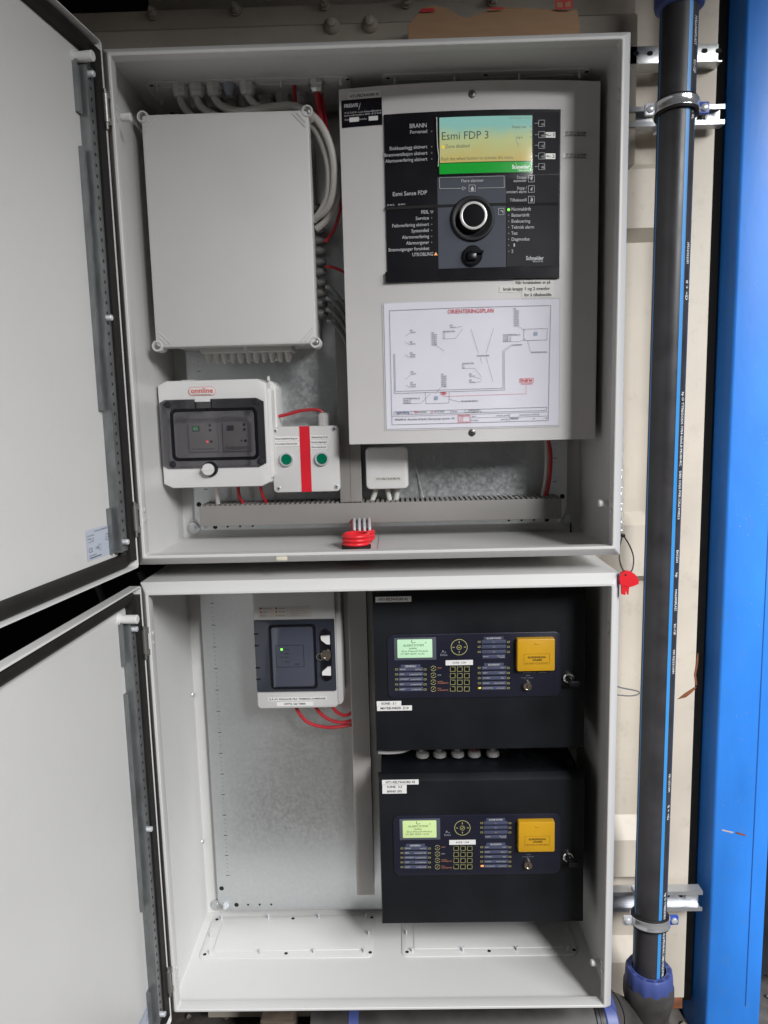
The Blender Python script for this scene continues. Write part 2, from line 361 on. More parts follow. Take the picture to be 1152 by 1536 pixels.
# ================================================================== enclosures
def rim(b, z0):
    z1 = z0+.8
    def lp(d, y, r): return [(x, y, z) for x, z in rrect(-.4+d, .4-d, z0+d, z1-d, r, 4)]
    b.loops([lp(.0, .262, .002), lp(0, .0195, .002), lp(.0006, .0183, .002), lp(.0128, .0012, .003), lp(.0142, 0, .003), lp(.0172, 0, .003), lp(.0182, .0008, .003), lp(.0186, .0195, .003), lp(.0182, .0205, .003), lp(.0018, .0205, .002), lp(.0018, .262, .002)])
def enclosure(z0, label, nm):
    e = thing(nm, label, 'cabinet', (0, .14, z0))
    b = B(); rim(b, z0); b.build('body', PAINT, e, ang=24)
    b = B().box(-.3995, .3995, .262, .2645, z0+.0005, z0+.7995)
    # back wall sits behind the mounting plate
    b = B().box(-.3998, .3998, .280, .282, z0+.0002, z0+.7998)
    for s in (-1, 1): b.box(min(s*.3998, s*.3985), max(s*.3998, s*.3985), .2621, .280, z0+.0002, z0+.7998)
    b.box(-.3985, .3985, .2621, .280, z0+.0002, z0+.0015).box(-.3985, .3985, .2621, .280, z0+.7985, z0+.7998)
    b.build('back_panel', PAINT, e)
    # zinc mounting plate with cut corners
    zl, zh, x = z0+.018, z0+.782, .369; c = .024
    ol = [(-x, zl+c), (-x+c*.75, zl), (x-c*.75, zl), (x, zl+c), (x, zh-c), (x-c*.75, zh), (-x+c*.75, zh), (-x, zh-c)]
    mp = B().poly(ol, .262, .2645).build('mounting_plate', GALV, e, ang=20)
    b = B(); zh_ = .0245 if z0 > -.1 else .031
    for s in (-1, 1):
        for k, px in enumerate((.33, .305, .280, .255)): b.lathe([(.0048 if k == 0 else .0024, 0)]+[(.0001, .00005)], (s*px, .2618, z0+zh_), n=14)
        b.lathe([(.005, 0), (.0001, .00005)], (s*.360, .2618, z0+.070), n=14)
        for k in range(70):
            z = z0+.10+k*.0092; b.box(s*.345-.0006-(.003 if k % 5 == 0 else 0), s*.345+.0006+(.003 if k % 5 == 0 else 0), .2617, .2622, z-.0006, z+.0006)
    b.build('punched_hole', HOLE, mp)['kind'] = 'stuff'
    for s in (-1, 1):
        q = (s*.352, .262, z0+zh_+.001); B().lathe([(.0068, 0), (.0068, .005), (.0045, .0055), (.0045, .012), (.003, .013)], q, n=6).build('fixing_nut', GALVB, e, ang=25)
        B().lathe([(.0125, 0), (.0125, .002), (.0115, .0025), (.006, .0025), (.006, .004), (.003, .0045)], (s*.3785, .280, z0+.019), n=24).build('washer', GALV, e)
    # side details on the rim return and the walls
    for s in (-1, 1):
        for z in (.714, .697, .093, .076):
            B().lathe([(.0042, 0), (.0042, .001), (.003, .0016)], (s*.3812, .012, z0+z), (-s, 0, 0), 12).build('hinge_screw', GALVB, e)
        for z in ((.706,) if s < 0 else (.085,)) if z0 > -.1 else (() if s < 0 else (.078, )):
            B().cyl((s*.3812, .030, z0+z), (s*.366, .030, z0+z), .0062, n=16, ch=.001).build('stop_peg', ABSW, e)
    return e
UP = enclosure(0, 'upper light grey steel cabinet holding the big white alarm panel, door swung open', 'steel_cabinet')
LO = enclosure(-.83, 'lower light grey steel cabinet holding two black panels, door swung open', 'steel_cabinet')
for k in (.502, .174):
    B().lathe([(.0055, 0), (.0055, .002), (.004, .0032)], (-.3978, .268, -.83+k), (1, -.6, 0), 14).build('wall_screw', GALVB, LO)
# flange plates with studs in the upper ceiling and lower floor
def flange_plate(e, x0, x1, y0, y1, z, s):
    def T(x, y, zz): return (x, zz, z+s*(-y))      # local y is height, local z is depth
    b = B(); b.rbox(x0, x1, y0, y1, -.0022, -.0002, .012, .0008); 
    fp = b.build('flange_plate', PAINT, e, T=lambda x, y, zz: (x, zz, z-s*y))
    b = B(); i = .024; b.rbox(x0+i, x1-i, y0+i*.8, y1-i*.8, -.0036, -.0022, .004, .0009); b.build('cover_sheet', PAINT, fp, T=lambda x, y, zz: (x, zz, z-s*y))
    L = x1-x0
    for fx in (.06, .35, .66, .95):
        for yy in (y0+.012, y1-.009):
            p = (x0+L*fx, yy, z+s*.0022); B().cyl(p, (p[0], yy, z+s*.012), .0018, n=8).build('stud', GALVB, fp)
    for xx in (x0+.010, x1-.010):
        p = (xx, (y0+y1)/2, z+s*.0022); B().cyl(p, (xx, p[1], z+s*.012), .0018, n=8).build('stud', GALVB, fp)
    for fx in (.03, .5, .985):
        for yy in (y0+.012, y1-.009): B().lathe([(.0036, 0), (.0001, .00005)], (x0+L*fx, yy, z+s*.0024), (0, 0, s), 12).build('plate_hole', HOLE, fp)
    return fp
flange_plate(LO, -.382, -.034, .140, .262, -.8282, 1); flange_plate(LO, .024, .372, .140, .262, -.8282, 1)
f1 = flange_plate(UP, -.374, -.028, .124, .258, .7982, -1); flange_plate(UP, .024, .370, .124, .258, .7982, -1)
b = B().box(-.0034, -.0026, .03, .26, .0017, .0021); b.build('floor_seam', INKG, UP)
b = B().rbox(-.166, -.148, .0062, .0128, .0003-.0012, .0003, .001, .0004); b.build('tape_scrap', mat('masking_tape', (.62,.57,.45), .6), UP, T=lambda x, y, z: (x, y, z))

# ---- doors
def door(e, z0, ox, oy, ang):
    a = R(ang); d = Vector((math.cos(a), -math.sin(a), 0)); n = Vector((math.sin(a), math.cos(a), 0)); o = Vector((ox, oy, z0))-n*.018
    T = lambda u, v, w_: tuple(o+d*u+n*w_+Vector((0, 0, v)))
    ax = lambda p: tuple(T(*p))
    Wd, Hd = .795, .8
    def lp(k, w_, r): return [(x, y, w_) for x, y in rrect(k, Wd-k, k, Hd-k, r, 4)]
    b = B(); b.loops([lp(.002, -.0015, .004), lp(0, .0005, .005), lp(0, .0165, .005), lp(.0008, .018, .005), lp(.0022, .018, .005), lp(.0028, .0165, .005), lp(.0028, .001, .005), lp(.004, 0, .005)], True, True)
    dr = b.build('door', PAINT, e, T=T, ang=28)
    # foam gasket ring
    b = B(); b.loops([lp(.0045, .0004, .018), lp(.005, .008, .018), lp(.008, .0115, .017), lp(.0145, .0100, .014), lp(.019, .0118, .013), lp(.0250, .008, .011), lp(.0262, .0004, .010)])
    b.box(.0032, .0225, .014, Hd-.014, .0006, .0168)
    b.build('gasket', RUB, dr, T=T, ang=60)
    # vertical stiffening rails, hinge side and lock side
    for u0, sg in ((.024, 1), (Wd-.024, -1)):
        b = B()
        def bx(ua, ub, va, vb, wa, wb): b.box(min(u0+sg*ua, u0+sg*ub), max(u0+sg*ua, u0+sg*ub), va, vb, wa, wb)
        bx(0, .021, .034, .752, .0002, .0135); bx(.021, .0225, .034, .752, .0002, .0160)
        for va, vb in ((.682, .752), (.255, .635), (.034, .105)): bx(.0225, .033, va, vb, .0002, .0030); bx(.0316, .033, va, vb, .003, .008)
        b.build('stiffening_rail', RAIL, dr, T=T)
        b = B()
        for k in range(46):
            v = .05+k*.0152; bx(.008, .0115, v, v+.0045, .0134, .0138)
        b.build('rail_slot', HOLE, dr, T=T)['kind'] = 'stuff'
        for v in (.738, .394, .050):
            p0, p1 = T(u0+sg*.016, v, .012), T(u0+sg*.016, v, .0245); B().cyl(p0, p1, .0045, n=12, ch=.001).build('rail_pin', GALVB, dr)
    p = (.050, .757)
    B().cyl(T(*p, .0), T(*p, .003), .0098, n=20).build('plug_collar', ABSW, dr); B().cyl(T(*p, .003), T(*p, .030), .0072, n=20, ch=.001).build('stop_plug', ABSW, dr)
    # type label
    lb = B(); lb.add([(x, y, .0006) for x, y in rrect(.034, .118, .034, .080, .002, 2)], [tuple(range(12))]); lb.add([(x, y, .0003) for x, y in rrect(.034, .118, .034, .080, .002, 2)], [tuple(range(12))])
    lb.build('type_label', mat('pale_blue_label', (.46,.50,.58), .45), dr, T=T)
    b = B()
    def tl(s, u, v, h): 
        vs, fs = text_mesh(s, h/.69, 'LEFT', 0); b.add([(u-.018-p_.x, v+p_.y, .0009) for p_ in vs], fs)
    for s, u, v, h in (('Enclosure type 800x800x300', .114, .076, .0022), ('IP 66', .068, .073, .0025), ('NEMA 4, 12', .082, .066, .0022), ('UL Type 1, 12', .084, .062, .0022), ('Made in EU', .084, .058, .0022), ('Ref 1234 567', .133, .071, .0024), ('Weight   kg', .133, .0665, .0024), ('year 2023', .130, .062, .0024), ('CE', .132, .049, .0065), ('UL', .070, .050, .0050), ('c', .075, .050, .003), ('12345 6789 0', .132, .041, .0025), ('HH', .113, .050, .005), ('LISTED', .077, .046, .002)): tl(s, u, v, h)
    for k in range(30): b.add([(u, v, .0009) for u, v in ((.113-k*.0011, .0365), (.1124-k*.0011, .0365), (.1124-k*.0011, .0388), (.113-k*.0011, .0388))], [(0,1,2,3)])
    b.add([(.083+.0038*math.cos(R(k*15))*f_, .050+.0050*math.sin(R(k*15))*f_, .0009) for f_ in (1, .88) for k in range(24)], [(k, (k+1) % 24, 24+(k+1) % 24, 24+k) for k in range(24)])
    b.build('label_print', INKG, dr, T=T)
    # hinges stand on the cabinet rim, barrels in the gap
    for v in (.705, .082):
        hx, hy = ox+.001, oy-.004
        h = B().cyl((hx, hy, z0+v-.020), (hx, hy, z0+v+.020), .0042, n=14)
        h.box(hx-.003, hx+.006, hy, hy+.006, z0+v-.024, z0+v-.014); h.box(hx-.003, hx+.006, hy, hy+.006, z0+v+.014, z0+v+.024)
        h.cyl((hx, hy, z0+v-.030), (hx, hy, z0+v+.027), .0022, n=10)
        h.build('hinge', mat('hinge_metal', (.35,.34,.32), .4, .8), e)
    for v in (.783, .018):
        B().cyl(T(.012, v, .001), T(.012, v, .012), .0032, n=12, ch=.0008).build('corner_pin', ABSW, dr)
door(UP, 0, -.3915, -.0035, 97.9)
door(LO, -.83, -.3905, -.0035, 92.9)

# ================================================================== upper cabinet contents
# big grey junction box
jb = thing('junction_box', 'large plain light grey plastic box in the upper left of the cabinet', 'junction box', (-.237, .26, .364))
B().rbox(-.371, -.104, .368, .736, .136, .262, .010, .001).build('box_body', ABS, jb)
lid = B().rbox(-.376, -.0985, .3625, .7395, .108, .135, .006, .0025, 5).build('lid', ABS, jb)
for (x, z) in ((-.3735, .7365), (-.1005, .7375), (-.1005, .3645), (-.3735, .3650)):
    B().lathe([(.0098, 0), (.0098, .028), (.0088, .0295), (.0068, .0295), (.0065, .0265)], (x, .136, z), n=24, cap=True).build('corner_boss', ABS, lid)
    B().lathe([(.0052, 0), (.0052, .0006), (.0045, .001)], (x, .1092, z), n=16).build('lid_screw', mat('dark_screw', (.25,.24,.22), .4, .7), lid)
    sx = 1 if x < -.2 else -1; sz = 1 if z < .5 else -1
    for dd in (.020, .0275):
        b = B(); p, q = Vector((x+sx*dd, z-sz*.001)), Vector((x+sx*.001, z+sz*dd)); dv_ = (q-p).normalized(); nn = Vector((-dv_[1], dv_[0]))*.0011
        p += dv_*.004; q -= dv_*.004
        b.poly([tuple(p+nn), tuple(q+nn), tuple(q-nn), tuple(p-nn)], .1068, .1085); b.build('corner_ridge', ABS, lid)
mem = B().rbox(-.315, -.150, .356, .3685, .165, .222, .004, .001).build('grommet_strip', ABS, jb)
for k in range(11):
    x = -.305+k*.0146
    B().lathe([(.0068, 0), (.0066, .004), (.0050, .013), (.0032, .017), (.0015, .018)], (x, .186+.003*(k % 2), .356), (0, 0, -1), 14).build('cable_grommet', ABS, mem)
for k in range(7):
    B().lathe([(.0068, 0), (.0055, .010), (.0030, .014)], (-.293+k*.022, .206, .356), (0, 0, -1), 12).build('cable_grommet', ABS, mem)
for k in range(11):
    B().lathe([(.0085, 0), (.0078, .006), (.0050, .017), (.0030, .019)], (-.1045, .205+.004*(k % 2), .425+k*.0185), (1, 0, 0), 14).build('side_grommet', mat('shaded_grommet_grey', (.11,.105,.10), .55), jb)  # dark colour stands in for the shade the side grommets sit in
B().lathe([(.004, 0), (.004, .002), (.0025, .003)], (-.232, .165, .363), n=12).build('strip_screw', GALVB, jb)
# mounting foot screws seen at the bottom
# glands in the ceiling plate with cables
gl = [(-.316, .138), (-.288, .138), (-.259, .138), (-.203, .138)]
for x, y in gl: gland(UP, (x, y, .7955), .0125)
for x in (-.30, -.272, -.24, -.215, -.18, -.15, -.12): gland(UP, (x, .186, .7955), .0125)
gland(UP, (-.086, .138, .7955), .0125, m=GALV)
B().lathe([(.011, 0), (.011, .006), (.006, .016), (.006, .019)], (-.234, .140, .7955), (0, 0, -1), 16).build('blanking_cap', mat('pale_blue_plastic', (.30,.32,.38), .45), UP)
def cable(name, label, pts, r, m, cat='cable', group=None, n=10):
    return tag(B().tube(pts, r, n).build(name, m), label, cat, group)
top = .7955
cable('grey_cable', 'grey cable from the leftmost ceiling gland dropping behind the large grey box', [(-.316,.138,.79),(-.316,.138,.772),(-.308,.142,.757),(-.288,.155,.742),(-.262,.165,.730)], .0062, CABG)
cable('grey_cable', 'grey cable from the second ceiling gland bending down behind the large grey box', [(-.288,.138,.79),(-.288,.138,.772),(-.279,.140,.758),(-.255,.146,.748),(-.222,.152,.744),(-.19,.16,.742),(-.15,.17,.735)], .0062, CABG)
cable('grey_cable', 'grey cable from the third gland, topmost of those sweeping over the grey box', [(-.259,.138,.79),(-.258,.138,.774),(-.245,.138,.760),(-.215,.138,.752),(-.16,.137,.757),(-.125,.137,.757),(-.095,.138,.742),(-.073,.140,.712),(-.062,.142,.67),(-.064,.150,.625),(-.078,.165,.598),(-.100,.185,.588)], .0062, CABG)
cable('grey_cable', 'inner grey cable of the bend beside the right edge of the grey box', [(-.203,.138,.79),(-.202,.138,.776),(-.190,.140,.762),(-.165,.145,.752),(-.125,.147,.748),(-.097,.150,.730),(-.080,.152,.700),(-.071,.153,.660),(-.074,.160,.62),(-.086,.172,.60),(-.103,.188,.585)], .0062, CABG)
cable('grey_cable', 'grey cable running behind the other two in the bend right of the grey box', [(-.18,.186,.79),(-.178,.180,.770),(-.150,.160,.755),(-.115,.157,.750),(-.085,.158,.725),(-.064,.160,.69),(-.056,.165,.65),(-.062,.175,.61),(-.080,.185,.585),(-.100,.195,.572)], .0062, CABG)
cable('red_cable', 'thick red cable bundle hanging from the metal gland beside the alarm panel', [(-.086,.138,.79),(-.0855,.140,.768),(-.083,.150,.745),(-.080,.168,.715),(-.076,.19,.68)], .0052, REDC)
cable('red_cable', 'second red cable close behind the bundle at the metal gland', [(-.080,.15,.79),(-.078,.154,.765),(-.074,.170,.735),(-.070,.19,.70)], .0036, REDC)
cable('red_cable', 'thin red cable end hanging in the ceiling shadow left of the metal gland', [(-.125,.15,.795),(-.125,.152,.76),(-.123,.16,.74)], .0035, REDC)
cable('red_cable', 'red cable curving into the uppermost side grommets of the grey box', [(-.050,.18,.64),(-.056,.185,.60),(-.068,.19,.570),(-.085,.19,.548)], .003, REDC)
cable('red_cable', 'red cable crossing behind the alarm panel beside the middle side grommets', [(-.085,.19,.505),(-.07,.19,.503),(-.052,.195,.495),(-.03,.20,.48)], .0028, REDC)
for k in range(4):
    z = .47-.020*k
    cable('dark_cable', ('topmost','second','third','lowest')[k]+' of four dark cables leaving the lower side grommets of the grey box', [(-.087,.19,z),(-.072,.19,z-.008),(-.055,.195,z-.035),(-.045,.2,z-.07)], .0036, CABD, group='dark cables beside the grey box')

# ---- fire alarm panel
FX0, FX1, FZ0, FZ1 = -.0485, .3850, .1875, .7755
XC = (FX0+FX1)/2
def yc_(x): return .106+.017*((x-XC)/.2168)**2
def FP(px, py, off=0.0):
    p = at(px, py, .108)
    for _ in range(3): p = at(px, py, yc_(p.x)-off)
    return p
fa = thing('fire_alarm_panel', 'large white fire alarm panel with colour display, dial and black control field', 'alarm panel', (XC, .26, FZ0))
b = B(); NS = 28; L = []
fr = [(FX0+(FX1-FX0)*i/NS) for i in range(NS+1)]
def sect(d, dz0, dz1):
    pass
outline = [(x, yc_(x)) for x in fr]
def ring(ins, dy):
    return [(FX0+ins if i == 0 else FX1-ins if i == NS else x, yc_(x)+dy) for i, x in enumerate(fr)]
rows = []
for z, ins, dy in ((FZ0+.0012, .0012, 0), (FZ1-.0012, .0012, 0)): rows.append([(x, y, z) for x, y in ring(ins, dy)])
b.add([p for r_ in rows for p in r_], [(i, i+1, NS+1+i+1, NS+1+i) for i in range(NS)])
# rounded edge to the sides and back
def loopz(z0, z1, ins, dy):
    f_ = ring(ins, dy); return [(x, y, z0) for x, y in f_]+[(x, y, z1) for x, y in reversed(f_)]
b.loops([loopz(FZ0+.0012, FZ1-.0012, .0012, 0), loopz(FZ0+.0003, FZ1-.0003, .0003, .0004), loopz(FZ0, FZ1, 0, .0015), [(x, .160, z) for x, y, z in loopz(FZ0, FZ1, 0, 0)]])
b.build('front_cover', FPW, fa, ang=30)
B().box(FX0+.004, FX1-.004, .1602, .262, FZ0+.004, FZ1-.004).build('back_box', FPW, fa)
for px, py in ((708, 141), (708, 649)):
    p = FP(px, py, .0003); B().lathe([(.0062, 0), (.0062, .0008), (.005, .0014)], p, n=18).build('cover_screw', mat('dark_screw2', (.14,.14,.13), .35, .8), fa)
    B().lathe([(.0024, .0016), (.0024, .0018)], p, n=6).build('socket', INK, fa)
def curved(b, x0, x1, z0, z1, off, thick=.002, n=10):
    xs = [x0+(x1-x0)*i/n for i in range(n+1)]
    lo = lambda o, z: [(x, yc_(x)-o, z) for x in xs]
    b.loops([lo(off, z0)+lo(off, z1)[::-1], lo(off-thick, z0)+lo(off-thick, z1)[::-1]], True, True)
    return b
def cpx(b, px0, py0, px1, py1, off, thick=.002):
    p, q = FP(px0, py0, off), FP(px1, py1, off); return curved(b, p.x, q.x, q.z, p.z, off, thick)
cf = cpx(B(), 575.5, 172, 839, 417.5, .003, .003).build('control_field', BLKG, fa, ang=20)
cpx(B(), 656, 266, 759, 400.5, .0036, .0008).build('centre_field', SLATE, fa, ang=20)
cpx(B(), 760, 263, 837.5, 399, .0035, .0007).build('right_field', CHAR, fa, ang=20)
cpx(B(), 802, 168, 838.5, 260, .0035, .0007).build('key_field', CHAR, fa, ang=20)
cpx(B(), 578, 408, 838, 416.5, .0075, .0045).build('lower_rail', BLKG, fa, ang=20)
cpx(B(), 577, 311, 838, 307.6, .0042, .0006).build('field_joint', HOLE, fa)
ds = cpx(B(), 656.5, 174.5, 799.5, 259.5, .0045, .002).build('display', BLKG, fa)
cpx(B(), 659, 176.5, 798, 241.1, .0048, .0005).build('screen_picture', SCREEN, ds)
cpx(B(), 659, 245.6, 798, 258, .0048, .0005).build('green_bar', SCRG, ds)
def fpt(b, s, px, py, h, align='LEFT', off=.0046, bold=.01, width=None, **k):
    p = FP(px, py, off); return put_text(b, s, p.x, p.y, p.z, h*PXM, align, bold, width*PXM if width else None, yf=lambda x: yc_(x)-off, **k)
b = B()
fpt(b, 'Esmi FDP 3', 661.5, 205, 10.5, off=.0054, bold=0, width=66); fpt(b, 'Zone disabled', 668, 220, 4.6, off=.0054, bold=0, width=34)
fpt(b, 'Push the wheel button to activate the menu', 661.5, 239, 4.6, off=.0054, bold=0, width=102); fpt(b, 'Display test', 768, 190.5, 3, off=.0054, width=20); fpt(b, 'Log in', 774, 206, 3, off=.0054, width=9)
fpt(b, '>', 795, 190, 3, off=.0054); fpt(b, '>', 795, 206, 3, off=.0054)
b.build('screen_text', mat('screen_dark', (.01,.02,.015), .4, emit=(.05,.09,.06), estr=.5), ds)
b = B(); fpt(b, '14/09/2024 12:32:21', 763, 177, 2.6, off=.0054, width=33); b.build('clock_text', mat('screen_grey', (.01,.02,.015), .4, emit=(.22,.36,.30), estr=.6), ds)
b = B(); fpt(b, 'Schneider', 768, 250.5, 5, off=.0054, bold=.03, width=25); fpt(b, 'Electric', 778, 255.5, 2.6, off=.0054, width=14); b.build('bar_text', mat('screen_white', (.1,.1,.1), .4, emit=(.9,1,.9), estr=.7), ds)
p = FP(664.5, 220.5, .0054); B().lathe([(.0026, 0), (.0001, .00002)], p, n=12).build('status_dot', GLOW_Y, ds)
# loose protective film on the display
b = B(); xs = [653+i*10.4 for i in range(15)]; zr = [171, 190, 212, 234, 256, 268]; V = []
rs = random.Random(11)
for yy in zr:
    for x in xs:
        p = FP(x, yy, .0062+.0004*rs.random()); V.append(p)
b.add(V, [(j*15+i, j*15+i+1, (j+1)*15+i+1, (j+1)*15+i) for j in range(5) for i in range(14)]); b.build('protective_film', FILM, fa, ang=180)
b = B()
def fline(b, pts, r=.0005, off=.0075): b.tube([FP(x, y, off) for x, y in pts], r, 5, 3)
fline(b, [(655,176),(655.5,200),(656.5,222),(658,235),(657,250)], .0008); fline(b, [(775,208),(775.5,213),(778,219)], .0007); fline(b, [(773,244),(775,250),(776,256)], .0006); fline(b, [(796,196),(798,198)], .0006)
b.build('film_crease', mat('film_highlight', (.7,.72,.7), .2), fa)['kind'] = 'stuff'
# lettering
b = B()
for s, x, y, h, wd in (('BRANN', 640.5, 188, 5.6, 24), ('Forvarsel', 641, 197, 4.6, 24), ('Slokkeanlegg aktivert', 641, 220, 4.6, 54), ('Brannventilasjon aktivert', 641, 229.5, 4.6, 61), ('Alarmoverføring aktivert', 641, 238.5, 4.6, 60), ('Esmi Sense FDP', 640.5, 289, 5.6, 49), ('FEIL', 643.5, 318, 4.6, 11), ('Service', 643.5, 327, 4.6, 19), ('Feiloverføring aktivert', 643.5, 336.5, 4.6, 53), ('Systemfeil', 643.5, 345.5, 4.6, 25), ('Alarmoverføring', 643.5, 354.5, 4.6, 39), ('Alarmorganer', 643.5, 363.5, 4.6, 33), ('Brannutganger forsinket', 644, 372.5, 4.6, 59), ('UTKOBLING', 650, 381, 4.8, 30)):
    fpt(b, s, x, y, h, 'RIGHT', width=wd)
for s, x, y, wd in (('Normaldrift', 767, 314, 28), ('Batteridrift', 767, 323, 26), ('Evakuering', 767, 332, 27), ('Teknisk alarm', 767, 341, 33), ('Test', 767, 350, 9), ('Dagmodus', 767, 359, 26), ('1', 767, 368, 2), ('2', 767, 377, 2.6)):
    fpt(b, s, x, y, 4.4, width=wd)
for s, x, y, wd in (('Stopp', 790, 266, 14), ('summer', 790, 271, 19), ('Stopp /', 790, 282, 14), ('omstart alarm', 790, 287.5, 29), ('Tilbakestill', 790, 300, 24)): fpt(b, s, x, y, 4.0, 'RIGHT', width=wd)
fpt(b, 'Schneider', 789, 387.5, 5.4, bold=.03, width=26); fpt(b, 'Electric', 799, 392, 2.6, width=15); fpt(b, 'Flere alarmer', 708.5, 271, 4.2, 'CENTER', width=32)
fpt(b, '24 04-2', 580, 310-2, 2.4); fpt(b, '24 04-1', 597, 309-2, 2.4)
b.build('lettering', WINK, fa)
b = B()
def cl(p, q, wd=.0007, off=.0046):
    a, c = FP(*p, off), FP(*q, off); b.line((a.x, a.z), (c.x, c.z), wd, (a.y+c.y)/2-.0003)
def cfr(x0, y0, x1, y1, wd=.0007):
    for p, q in (((x0,y0),(x1,y0)), ((x1,y0),(x1,y1)), ((x1,y1),(x0,y1)), ((x0,y1),(x0,y0))): cl(p, q, wd)
cl((659,266.5),(756,264)); cl((659,266.5),(659.5,283)); cl((659.5,283),(694,282.5)); cl((756,264),(756.5,281.5)); cl((756.5,281.5),(717,282))
for p, q in (((694,280),(699,282.3)), ((699,282.3),(694,285)), ((694,285),(694,280))): cl(p, q)
cfr(703.5,277.5,713,287.5); cfr(747.5,312.5,756,322)
for y in (185, 202, 218, 234, 250): cl((802,y),(808,y-.2)); cfr(808,y-4.6,817,y+4.6,.0008)
for y in (268, 283.5, 299.5): cfr(792.5,y-5,801.5,y+5)
cl((750,316),(754,316.5),.0012); cl((754,316.5),(754,319.5),.0012); cl((645.5,316.5),(650,316.5)); cl((647.8,320),(645.5,316.5)); cl((647.8,320),(650,316.5))
cl((796,296.5),(799,298),.001); cl((799,298),(799,302),.001); cl((799,302),(795.5,303),.001)
b.build('printed_symbols', WINK, fa)
b = B()
for py in (185, 202, 218, 234, 250):
    p = FP(812.5, py, .004); b.rbox(p.x-.0042, p.x+.0042, p.z-.0042, p.z+.0042, p.y-.0012, p.y+.001, .0005, .0005)
    b.build('soft_key', BLKG, fa); b = B()
for py in (268, 283.5, 299.5):
    p = FP(797, py, .004); B().poly([(p.x-.002, p.z-.0015), (p.x+.001, p.z-.0032), (p.x+.0022, p.z+.0028), (p.x-.0005, p.z+.0012)], p.y-.0010, p.y).build('key_icon', WINK, fa)
p = FP(708.3, 283, .0046); B().poly([(p.x-.0022, p.z-.0036), (p.x+.0022, p.z-.0036), (p.x+.0028, p.z), (p.x+.0005, p.z+.0038), (p.x-.0024, p.z+.0005)], p.y-.0006, p.y).build('flame_icon', WINK, fa)
b = B()
for py in (197, 220, 229.5, 238.5): p = FP(647.5, py, .0046); b.lathe([(.0011, 0), (.0001, .00002)], p, n=8)
for py in (327, 336.5, 345.5, 354.5, 363.5): p = FP(647.5, py, .0046); b.lathe([(.0011, 0), (.0001, .00002)], p, n=8)
for py in (323, 332, 341, 350, 359, 368, 377): p = FP(763, py, .0046); b.lathe([(.0011, 0), (.0001, .00002)], p, n=8)
b.build('unlit_lamps', GINK, fa)
p = FP(763, 314.5, .005); B().lathe([(.0022, 0), (.0018, .0006)], p, n=12).build('power_lamp', GLOW_G, fa)
p = FP(653.7, 380.8, .005); B().poly([(p.x-.003, p.z-.0024), (p.x+.003, p.z-.0024), (p.x, p.z+.003)], p.y-.0004, p.y).build('warning_lamp', GLOW_O, fa)
# wheel and key switch
p = FP(708.5, 328.5, .004)
wh = B().lathe([(.0360, 0), (.0365, .002), (.0350, .004), (.0310, .0045), (.0265, .0025), (.0245, .002)], p, n=48).build('dial_recess', BLKP, fa)
q = p+Vector((.0, 0, .001))
B().lathe([(.0238, .001), (.0232, .012), (.0222, .0165), (.0212, .0172), (.0205, .0176)], q, n=40).build('dial', BLKP, wh)
B().lathe([(.0222, .0162), (.0222, .0184), (.0200, .0190), (.0182, .0186), (.0182, .0166)], q, n=40, cap=False).build('dial_ring', mat('silver_ring', (.62,.61,.59), .3, .3), wh)
B().lathe([(.0182, .0176), (.0170, .0178), (.0001, .0178)], q, n=40).build('dial_cap', mat('matt_black_cap', (.006,.006,.008), .6, spec=.1), wh)
p = FP(708.5, 384, .004); ks = B().lathe([(.0165, 0), (.0162, .006), (.0145, .008), (.0001, .0082)], p, n=32).build('key_switch', BLKG, fa)
B().box(p.x-.0025, p.x+.017, p.y-.015, p.y-.008, p.z+.002, p.z+.006).rbox(p.x-.010, p.x+.006, p.z-.009, p.z+.006, p.y-.0135, p.y-.0075, .003, .001).build('key_lever', BLKG, ks)
# stuck-on labels
def fsticker(nm, px0, py0, px1, py1, m, lines, off=.0007, tm=None, base=0, fr_=True, h=None):
    o = cpx(B(), px0, py0, px1, py1, off+base, .0005).build(nm, m, fa)
    if lines:
        b = B(); n_ = len(lines); hh = (py1-py0)/n_
        for i, s in enumerate(lines): fpt(b, s, (px0+px1)/2, py0+hh*(i+.52), h or hh*.52, 'CENTER', off+base+.0006, .015, (px1-px0)*.84)
        b.build('sticker_print', tm or INK, o)
    return o
fsticker('sticker', 522, 139, 571, 146.5, WHT, ['HT1-FELT4-KURS 42'], h=3.6)
fsticker('sticker', 739, 423-3, 830, 428-2, mat('clear_tape_label', (.62,.60,.54), .35), None) if False else None
TAPE = mat('clear_tape_label', (.62,.60,.55), .3)
fsticker('sticker', 769, 419, 830, 428, TAPE, ['Når forsinkelsen er på'], h=4.4); fsticker('sticker', 749, 428.6, 831, 437.5, TAPE, ['bruk knapp 1 og 2 ovenfor'], h=4.4); fsticker('sticker', 783, 438, 831, 446, TAPE, ['for å tilbakestille'], h=4.4)
fsticker('sticker', 818.5, 198, 833, 206.5, TAPE, ['<- 1'], base=.004, h=4.2); fsticker('sticker', 818.5, 230, 833, 238.5, TAPE, ['<- 2'], base=.004, h=4.2)
TP2 = mat('tape_label_on_panel', (.58,.56,.55), .3)
fsticker('sticker', 845, 197, 882, 205, TP2, ['GETEK 1 ALARM', 'HOVEDENTRAL/BRANNREL'], h=2.6); fsticker('sticker', 845, 230, 882, 238, TP2, ['GETEK 2 ALARM', 'HOVEDENTRAL/BRANNREL'], h=2.6)
st = fsticker('service_sticker', 511.8, 151, 573.5, 187, BLKG, None, off=.0009)
